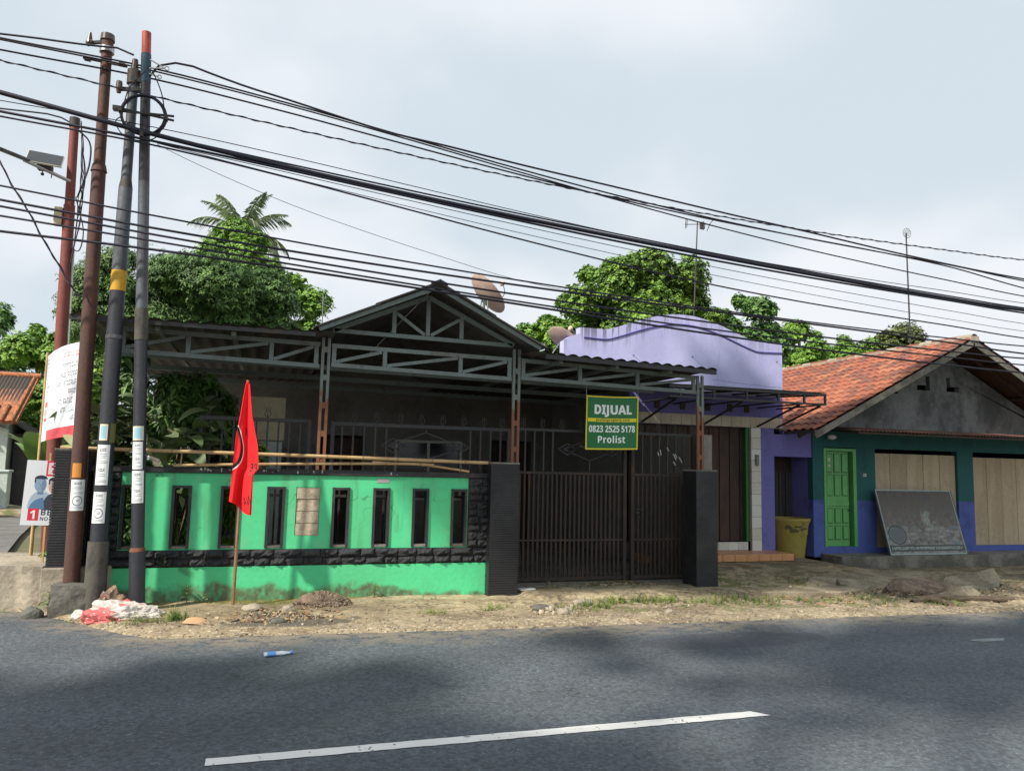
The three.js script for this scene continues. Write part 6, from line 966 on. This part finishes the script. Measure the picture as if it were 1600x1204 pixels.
  for (let i = 0; i < 1400; i++) stone(9.2 + 2.6 * (r() + r() - 1), -8.4 + 0.8 * (r() + r() - 1), 0.006 + 0.022 * r() * r(), pt[Math.floor(r() * 5)]);
  tag(scatter('gravel', peb, std({ color: 0xffffff, roughness: 0.95 }), stones), 'loose gravel and soil crumbs along the road edge', 'gravel');
  // fallen leaves
  const lf = leafBlade(1, 0.28, 0.9, 4), leaves = []; for (let i = 0; i < 800; i++) { const x = i < 150 ? 0.2 + 0.9 * (r() + r() - 1) : i < 260 ? 4.4 + 1.3 * (r() + r() - 1) : 8.4 + 2.6 * (r() + r() - 1), z = i < 150 ? -8.35 + 0.4 * (r() + r() - 1) : i < 260 ? -9.6 + 0.18 * (r() - 0.5) : -8.4 + 0.9 * (r() + r() - 1); o.position.set(x, vergeY(x, z) + 0.012, z); o.rotation.set((r() - 0.5) * 0.7, r() * 6.28, (r() - 0.5) * 0.7); o.scale.setScalar(0.03 + 0.05 * r()); o.updateMatrix(); const c = [[0.28, 0.14, 0.06], [0.36, 0.22, 0.08], [0.16, 0.09, 0.05], [0.42, 0.34, 0.2]][Math.floor(r() * 4)]; leaves.push([o.matrix.clone(), lin(...c)]); }
  tag(scatter('fallen_leaves', lf, new THREE.MeshStandardMaterial({ color: 0xffffff, roughness: 0.9, side: THREE.DoubleSide }), leaves), 'brown fallen leaves lying on the verge', 'leaves');
}
function lump(sx, sy, sz, seed, amp = 0.35, det = 4, flat = -0.1) { // rough stone or heap
  const g = new THREE.IcosahedronGeometry(1, det), p = g.attributes.position;
  for (let i = 0; i < p.count; i++) { const x = p.getX(i), y = p.getY(i), z = p.getZ(i), k = 1 - amp / 2 + amp * f3(x * 1.7 + seed, y * 1.7, z * 1.7 + seed * 2, 4, seed); p.setXYZ(i, x * k * sx, Math.max(y * k, flat) * sy, z * k * sz); }
  g.computeVertexNormals(); return uvm(g);
}
function crumbs(parent, n, sx, sy, sz, size, seed, tones) { // loose crumbs lying over a heap
  const g = new THREE.IcosahedronGeometry(1, 0), r = rng(seed), o = new THREE.Object3D(), it = [];
  for (let i = 0; i < n; i++) { const a = r() * 6.283, q = Math.sqrt(r()) * 1.12, y = sy * Math.max(0, 1 - q * q * 0.85); o.position.set(Math.cos(a) * q * sx, y * (0.86 + 0.2 * r()), Math.sin(a) * q * sz); o.rotation.set(r() * 6, r() * 6, 0); o.scale.set(size * (0.3 + r() * r()), size * (0.25 + 0.6 * r() * r()), size * (0.3 + r() * r())); o.updateMatrix(); it.push([o.matrix.clone(), lin(...mul(tones[Math.floor(r() * tones.length)], 0.6 + 0.8 * r()))]); }
  scatter('soil_crumbs', g, std({ color: 0xffffff, roughness: 1 }), it, parent);
}
{ const t = thing('soil_heap', 'heap of dark soil dumped before the green wall', 'heap', [0.7, 0.035, -8.98]); mesh('heap_body', lump(0.31, 0.13, 0.18, 5, 0.6, 7), MAT.dirt, t); crumbs(t, 1500, 0.31, 0.135, 0.19, 0.016, 5, [[0.16, 0.12, 0.085], [0.1, 0.075, 0.055], [0.25, 0.2, 0.15]]); }
[[-0.03, -8.72, 0.11, 0.05, 0.08, 1, 'pale flat stone just right of the flag stick'], [0.33, -8.62, 0.07, 0.05, 0.05, 2, 'grey rounded stone by the soil heap'], [0.22, -8.05, 0.075, 0.035, 0.05, 3, 'grey stone on the burnt patch of verge'], [3.2, -7.98, 0.08, 0.05, 0.06, 4, 'purplish broken stone in the rubble hole'], [3.02, -8.22, 0.12, 0.04, 0.09, 6, 'pale slab fragment left of the rubble hole'], [3.62, -8.45, 0.13, 0.05, 0.07, 7, 'pale stone at the slab edge before the gate'], [4.35, -7.72, 0.06, 0.045, 0.05, 8, 'light stone on the road edge below the gate'], [-2.12, -8.95, 0.11, 0.1, 0.08, 9, 'pale boulder at the foot of the concrete kerb']].forEach(([x, z, a, b, c, s, label]) => { const m = tag(mesh('loose_stone', lump(a, b, c, s, 0.6, 2, -0.5), s % 3 ? MAT.concrete : MAT.concreteDark), label, 'stone', 'loose stones on the verge'); m.position.set(x, vergeY(x, z) + b * 0.3, z); });
{ // crumpled plastic bag
  const g = new THREE.IcosahedronGeometry(1, 24), p = g.attributes.position, col = new Float32Array(p.count * 3);
  for (let i = 0; i < p.count; i++) {
    const x = p.getX(i), y = p.getY(i), z = p.getZ(i), w = Math.abs(f3(x * 2.6, y * 2.6, z * 2.6, 4, 3) - 0.5), w2 = Math.abs(f3(x * 6 + 4, y * 6, z * 6, 3, 6) - 0.5), k = 0.8 + 0.75 * w + 0.16 * w2;
    p.setXYZ(i, x * k * 0.42, Math.max(y * k, -0.1) * 0.19 * (1 - 0.3 * x), z * k * 0.25);
    const red = step(0.5, 0.57, f3(x * 1.3 + 5, y * 2.2, z * 1.3, 3, 12) - 0.12 * (x + y * 0.8)); col.set(lerp3([0.62, 0.58, 0.54], [0.62, 0.16, 0.16], red), i * 3);
  }
  g.setAttribute('color', new THREE.BufferAttribute(col, 3)); g.computeVertexNormals();
  const m = tag(mesh('plastic_bag', g, new THREE.MeshPhysicalMaterial({ vertexColors: true, roughness: 0.35, side: THREE.DoubleSide, transmission: 0.15, thickness: 0 })), 'crumpled white and pink plastic bag at the foot of poles', 'bag'); m.position.set(-1.22, 0.02, -8.6); m.rotation.y = 0.1;
}
{ const t = thing('rubbish_heap', 'brown and white heap of rubbish between the pole feet', 'rubbish', [-1.4, 0, -8.86]); mesh('sacking', lump(0.15, 0.25, 0.12, 17, 1.0, 5), matter([0.26, 0.19, 0.13], [0.12, 0.08, 0.06], { amount: 0.5, cells: 10, size: 0.4, bump: 0.02, k: 221 }), t); const r = rng(13); for (let i = 0; i < 9; i++) { const q = mesh('scrap', leafBlade(0.09 + 0.05 * r(), 0.03, 1.4, 4), std({ color: lin(0.5 + 0.2 * r(), 0.48 + 0.2 * r(), 0.45), side: THREE.DoubleSide }), t); q.position.set(0.16 * (r() - 0.5), 0.06 + 0.2 * r(), 0.08 + 0.06 * r()); q.rotation.set(r() * 3, r() * 6, r() * 3); } const w = mesh('white_bag', lump(0.09, 0.07, 0.06, 19, 0.9, 4), std({ color: lin(0.5, 0.48, 0.44), roughness: 0.5 }), t); w.position.set(-0.26, 0.02, 0.1); }
{ // crushed water bottle on the asphalt
  const t = thing('crushed_bottle', 'crushed clear and blue water bottle lying on asphalt', 'bottle', [0.19, 0.018, -6.85]); const g = new THREE.LatheGeometry([[0.0, 0], [0.026, 0], [0.03, 0.01], [0.028, 0.05], [0.03, 0.06], [0.027, 0.1], [0.03, 0.13], [0.014, 0.17], [0.012, 0.185]].map(([x, y]) => new THREE.Vector2(x, y)), 16).rotateZ(-Math.PI / 2).scale(1, 0.55, 1.1).translate(-0.09, 0, 0); mesh('body', g, new THREE.MeshPhysicalMaterial({ color: lin(0.7, 0.78, 0.85), roughness: 0.15, transmission: 0.4, thickness: 0, side: THREE.DoubleSide }), t); mesh('label_band', new THREE.CylinderGeometry(0.0312, 0.0312, 0.06, 16, 1, true).rotateZ(Math.PI / 2).scale(1, 0.56, 1.1).translate(-0.04, 0, 0), std({ color: lin(0.1, 0.25, 0.6), roughness: 0.4, side: THREE.DoubleSide }), t); mesh('cap', rod([0.095, 0, 0], [0.112, 0, 0], 0.014), std({ color: lin(0.1, 0.2, 0.55) }), t); t.rotation.y = 0.15; t.scale.setScalar(1.15); }
{ const m = tag(mesh('dry_leaf', leafBlade(0.36, 0.09, 0.7, 8), std({ color: lin(0.52, 0.33, 0.18), side: THREE.DoubleSide })), 'large dry tan leaf lying at the road edge', 'leaf'); m.position.set(-0.66, 0.05, -8.12); m.rotation.set(0.2, 0.15, 0.05); }
{ const m = tag(mesh('white_scrap', rbox(-0.11, 0.11, -0.012, 0.012, -0.05, 0.05, 0.01), std({ color: lin(0.62, 0.62, 0.6) })), 'white scrap lying at the foot of the gate pillar', 'scrap'); m.position.set(3.24, 0.075, -9.35); m.rotation.y = 0.2; }
// broken pavement slabs and a root on the right-hand verge
[[8.15, -9.15, 0.95, 0.42, 0.1, 0.06, 0.03, 'cracked concrete slab nearest the black pillar'], [7.2, -8.55, 0.9, 0.3, 0.05, -0.05, 0.02, 'low pale slab between pillar and broken edge'], [9.9, -8.75, 0.62, 0.32, 0.2, 0.16, 0.14, 'tilted broken slab beyond the dark root'], [9.2, -9.7, 0.8, 0.35, -0.1, 0.02, 0.02, 'flat slab below the terrace edge'], [8.75, -8.0, 0.5, 0.2, 0.35, 0.3, 0.1, 'raised dark slab over the darkened soil mound'], [7.95, -8.75, 0.42, 0.22, -0.3, 0.22, -0.06, 'small tilted slab behind the darkened soil mound']].forEach(([x, z, w, d, ry, rx, rz, label], i) => {
  const r = rng(i + 300), pts = []; for (let k = 0; k < 7; k++) { const a = (k + 0.5 * r()) / 7 * 6.283; const q = 0.7 + 0.55 * r(); pts.push(new THREE.Vector2(Math.cos(a) * w * q, Math.sin(a) * d * q)); }
  const g = uvm(new THREE.ExtrudeGeometry(new THREE.Shape(pts), { depth: 0.07, bevelEnabled: true, bevelSize: 0.012, bevelThickness: 0.012, bevelSegments: 1 }).rotateX(-Math.PI / 2));
  const m = tag(mesh('broken_slab', g, MAT.slab), label, 'slab', 'broken pavement slabs'); m.position.set(x, vergeY(x, z) - 0.02, z); m.rotation.set(rx, ry, rz);
});
{ const t = thing('rubble_mound', 'soil mound by the broken slabs, darkened to stand in for shadow', 'mound', [8.5, 0.0, -8.35]); mesh('heap_body', lump(0.6, 0.22, 0.28, 23, 0.9, 7), MAT.dirt, t); crumbs(t, 1600, 0.62, 0.16, 0.3, 0.03, 6, [[0.1, 0.08, 0.06], [0.2, 0.17, 0.13], [0.06, 0.05, 0.04]]); }  // dark crumb tones stand in for shadow among the broken edges
{ const t = tag(mesh('tree_root', [tube([[7.75, 0.03, -7.75], [8.2, 0.07, -7.85], [8.6, 0.06, -7.75], [9.1, 0.05, -7.7], [9.7, 0.0, -7.75]], 0.045, 30, 8), tube([[8.1, 0.07, -7.85], [8.15, 0.05, -7.6], [8.2, -0.01, -7.42]], 0.035, 12, 7)], MAT.bark), 'exposed brown root along the right-hand verge', 'root'); }
// weeds
function weed(x, z, h, n, seed, label, y = null) { const t = thing('weed', label, 'weed', [x, y === null ? vergeY(x, z) - 0.01 : y, z], 'weeds by the wall and kerb'), r = rng(seed); mesh('stem', rod([0, 0, 0], [0.01, h, 0], 0.005, 0.003, 5), bladeMats[0], t); for (let i = 0; i < n; i++) { const l = mesh('leaf', BLADE[i % 2], bladeMats[[1, 0, 3][i % 3]], t); l.scale.setScalar(h * (0.9 + 0.6 * r())); l.position.set(0, h * (0.25 + 0.75 * i / n), 0); l.rotation.set(0, i * 2.4 + r(), 0.6 - 0.5 * r(), 'YXZ'); } }
weed(1.32, -9.27, 0.17, 12, 1, 'bushy weed at the wall foot right of the soil heap'); weed(-0.72, -9.28, 0.2, 9, 2, 'thin weed at the wall foot left of the flag'); weed(-0.52, -9.22, 0.12, 8, 3, 'small weed at the wall foot nearest the flag'); weed(-2.0, -9.02, 0.26, 14, 4, 'leafy weed between kerb wall and concrete stump'); weed(-0.98, -9.33, 0.1, 6, 5, 'small weed sprouting from the stone band, left one', 0.44); weed(-0.58, -9.33, 0.09, 6, 6, 'small weed sprouting from the stone band, right one', 0.44);

function roughBlock(w, h, d, seed) { // broken concrete: uneven faces, worn corners
  const g = new THREE.BoxGeometry(w, h, d, 10, 10, 8).translate(0, h / 2, 0), p = g.attributes.position;
  for (let i = 0; i < p.count; i++) { const x = p.getX(i), y = p.getY(i), z = p.getZ(i), q = (a) => f3(x * 9 + a, y * 9 + seed, z * 9, 3, seed) - 0.5, e = 1 - 0.12 * Math.pow(Math.max(Math.abs(x) / w * 2, Math.abs(z) / d * 2), 6) * (y / h > 0.5 ? 1 : 0.4) * (0.4 + f3(x * 4, y * 4, z * 4, 2, seed + 1)); p.setXYZ(i, x * e + 0.05 * q(0), y * (y > h * 0.9 ? 0.93 + 0.1 * q(5) : 1) + 0.03 * q(9), z * e + 0.05 * q(3)); }
  g.computeVertexNormals(); return uvm(g);
}
// ================================================================ far left: kerb wall, stump, house across the side street
{
  const k = thing('kerb_wall', 'weathered concrete kerb wall at the street corner', 'wall');
  const g = new THREE.BoxGeometry(1.7, 0.52, 1.3, 24, 6, 16).translate(-2.98, 0.2, -10.02); const p = g.attributes.position; for (let i = 0; i < p.count; i++) { const x = p.getX(i), y = p.getY(i), z = p.getZ(i); p.setXYZ(i, x + 0.03 * (f3(x * 3, y * 3, z * 3, 3, 1) - 0.5), y + 0.02 * (f3(x * 4, 1, z * 4, 3, 2) - 0.5), z + 0.03 * (f3(x * 3, y * 4, z * 2, 3, 3) - 0.5) + (x < -2.3 ? 0.0 : 0.12)); }
  g.computeVertexNormals(); mesh('corner_block', uvm(g), MAT.concrete, k);
  mesh('base_block', rbox(-2.12, -1.5, -0.05, 0.452, -9.72, -9.14, 0.012), MAT.concrete, k);
  mesh('crack', box(-2.132, -2.118, 0.02, 0.44, -9.3, -9.22), MAT.darkHole, k);
  const s = tag(mesh('concrete_stump', roughBlock(0.4, 0.36, 0.3, 29), MAT.concreteDark), 'broken concrete stump holding the rusty brown pole', 'stump'); s.position.set(-1.8, -0.02, -9.04); s.rotation.y = 0.15;
}
{
  const h = thing('far_house', 'small whitewashed house with patched tile roof at far left', 'house', [-9.6, -0.09, -26]);
  mesh('wall', [box(-3, 2.35, 0, 2.75, -4, -0.12)], MAT.paleWall, h); mesh('lean_to', plate([[1.3, 0], [2.42, 0], [2.42, 2.45], [1.3, 2.85]], 0.1, 0.0), MAT.paleWall, h);
  mesh('door', box(1.62, 1.95, 0, 1.9, -0.0, 0.03), MAT.brownWood, h); mesh('dark_shed', box(2.43, 3.1, 0, 2.35, -3.5, -0.6), MAT.steelDark, h); mesh('shed_roof', bar([2.3, 2.75, -1.6], [3.2, 2.2, -1.6], 0.04, 2.4), MAT.roofSheetDark, h);
  const tm = matter([0.42, 0.16, 0.07], [0.26, 0.11, 0.06], { amount: 0.5, cells: 14, size: 2, grain: 0.3, bump: 0.03, k: 231 });
  const rf = mesh('roof', plate([[-0.1, 2.62], [0, 2.7], [-1.9, 4.15], [-2.0, 4.1]], 6.0, 0).rotateY(-Math.PI / 2).translate(-3.3, 0, 0.35), tm, h);
  const rows = []; for (let i = 0; i < 9; i++) { const t = i / 9; for (let j = 0; j < 22; j++) { const x = -3.1 + j * 0.27; if (x > 1.35 && x < 2.5 && i > 2) continue; rows.push(new THREE.CylinderGeometry(0.09, 0.08, 0.3, 5, 1, false, 0, 3.14).rotateX(-Math.PI / 2 + 0.65).rotateZ(0).translate(x, 2.74 + t * 1.42, 0.3 - t * 1.88)); } }
  stuff(mesh('roof_tile', rows.map((g) => uvm(g)), tm, rf)); rf.children[0].position.set(0, 0, 0);
  mesh('patch_sheet', corrugated(1.3, 2.6, -0.05, -1.75, (x, z) => 2.93 - 0.8 * z, 0.1, 0.02), MAT.gateBrown, h); mesh('ridge', rod([-3.2, 4.2, -1.6], [2.75, 4.2, -1.6], 0.1, 0.1, 10), tm, h);
}
[[-6.65, 1.25, 'plain white gatepost beside the far house'], [-7.35, 1.35, 'white gatepost with red framed plate at far left']].forEach(([x, hh, label], i) => { const t = thing('gatepost', label, 'gatepost', [x, -0.09, -24 + 0.5 * i], 'white gateposts of the far house'); mesh('shaft', rbox(-0.16, 0.16, 0, hh, -0.16, 0.16, 0.02), MAT.paleWall, t); mesh('cap', rbox(-0.19, 0.19, hh, hh + 0.06, -0.19, 0.19, 0.015), MAT.paleWall, t); if (i) printed('plate', 0.3, 0.6, 0.02, hh - 0.35, 0.19, 60, 120, (c, w, h2) => { c.fillStyle = '#d8402c'; c.fillRect(0, 0, w, h2); c.fillStyle = '#e4e8ec'; c.fillRect(9, 30, w - 18, h2 - 40); c.fillStyle = '#b9c4d0'; c.fillRect(16, 50, w - 32, 30); }, t); });
{ const m = struct('bank', lump(4, 0.5, 1.4, 41, 0.4, 6), matter([0.34, 0.28, 0.2], [0.14, 0.16, 0.06], { amount: 0.5, cells: 8, size: 2, grain: 0.2, k: 241 })); m.position.set(-9.3, -0.12, -24.4); }

// ---------------------------------------------------------------- put every object's origin at its base
scene.updateMatrixWorld(true);
for (const o of [...scene.children]) {
  if (o.isInstancedMesh || o.isLight || o === sun.target || o.position.lengthSq() > 1e-9 || !(o.isGroup || o.isMesh)) continue;
  if (o.userData.kind === 'structure') continue;
  const b = new THREE.Box3().setFromObject(o), c = b.getCenter(new THREE.Vector3()); c.y = b.min.y;
  if (o.isMesh) { o.geometry.translate(-c.x, -c.y, -c.z); } else for (const k of o.children) k.position.sub(c);
  o.position.copy(c);
}
renderer.render(scene, camera);
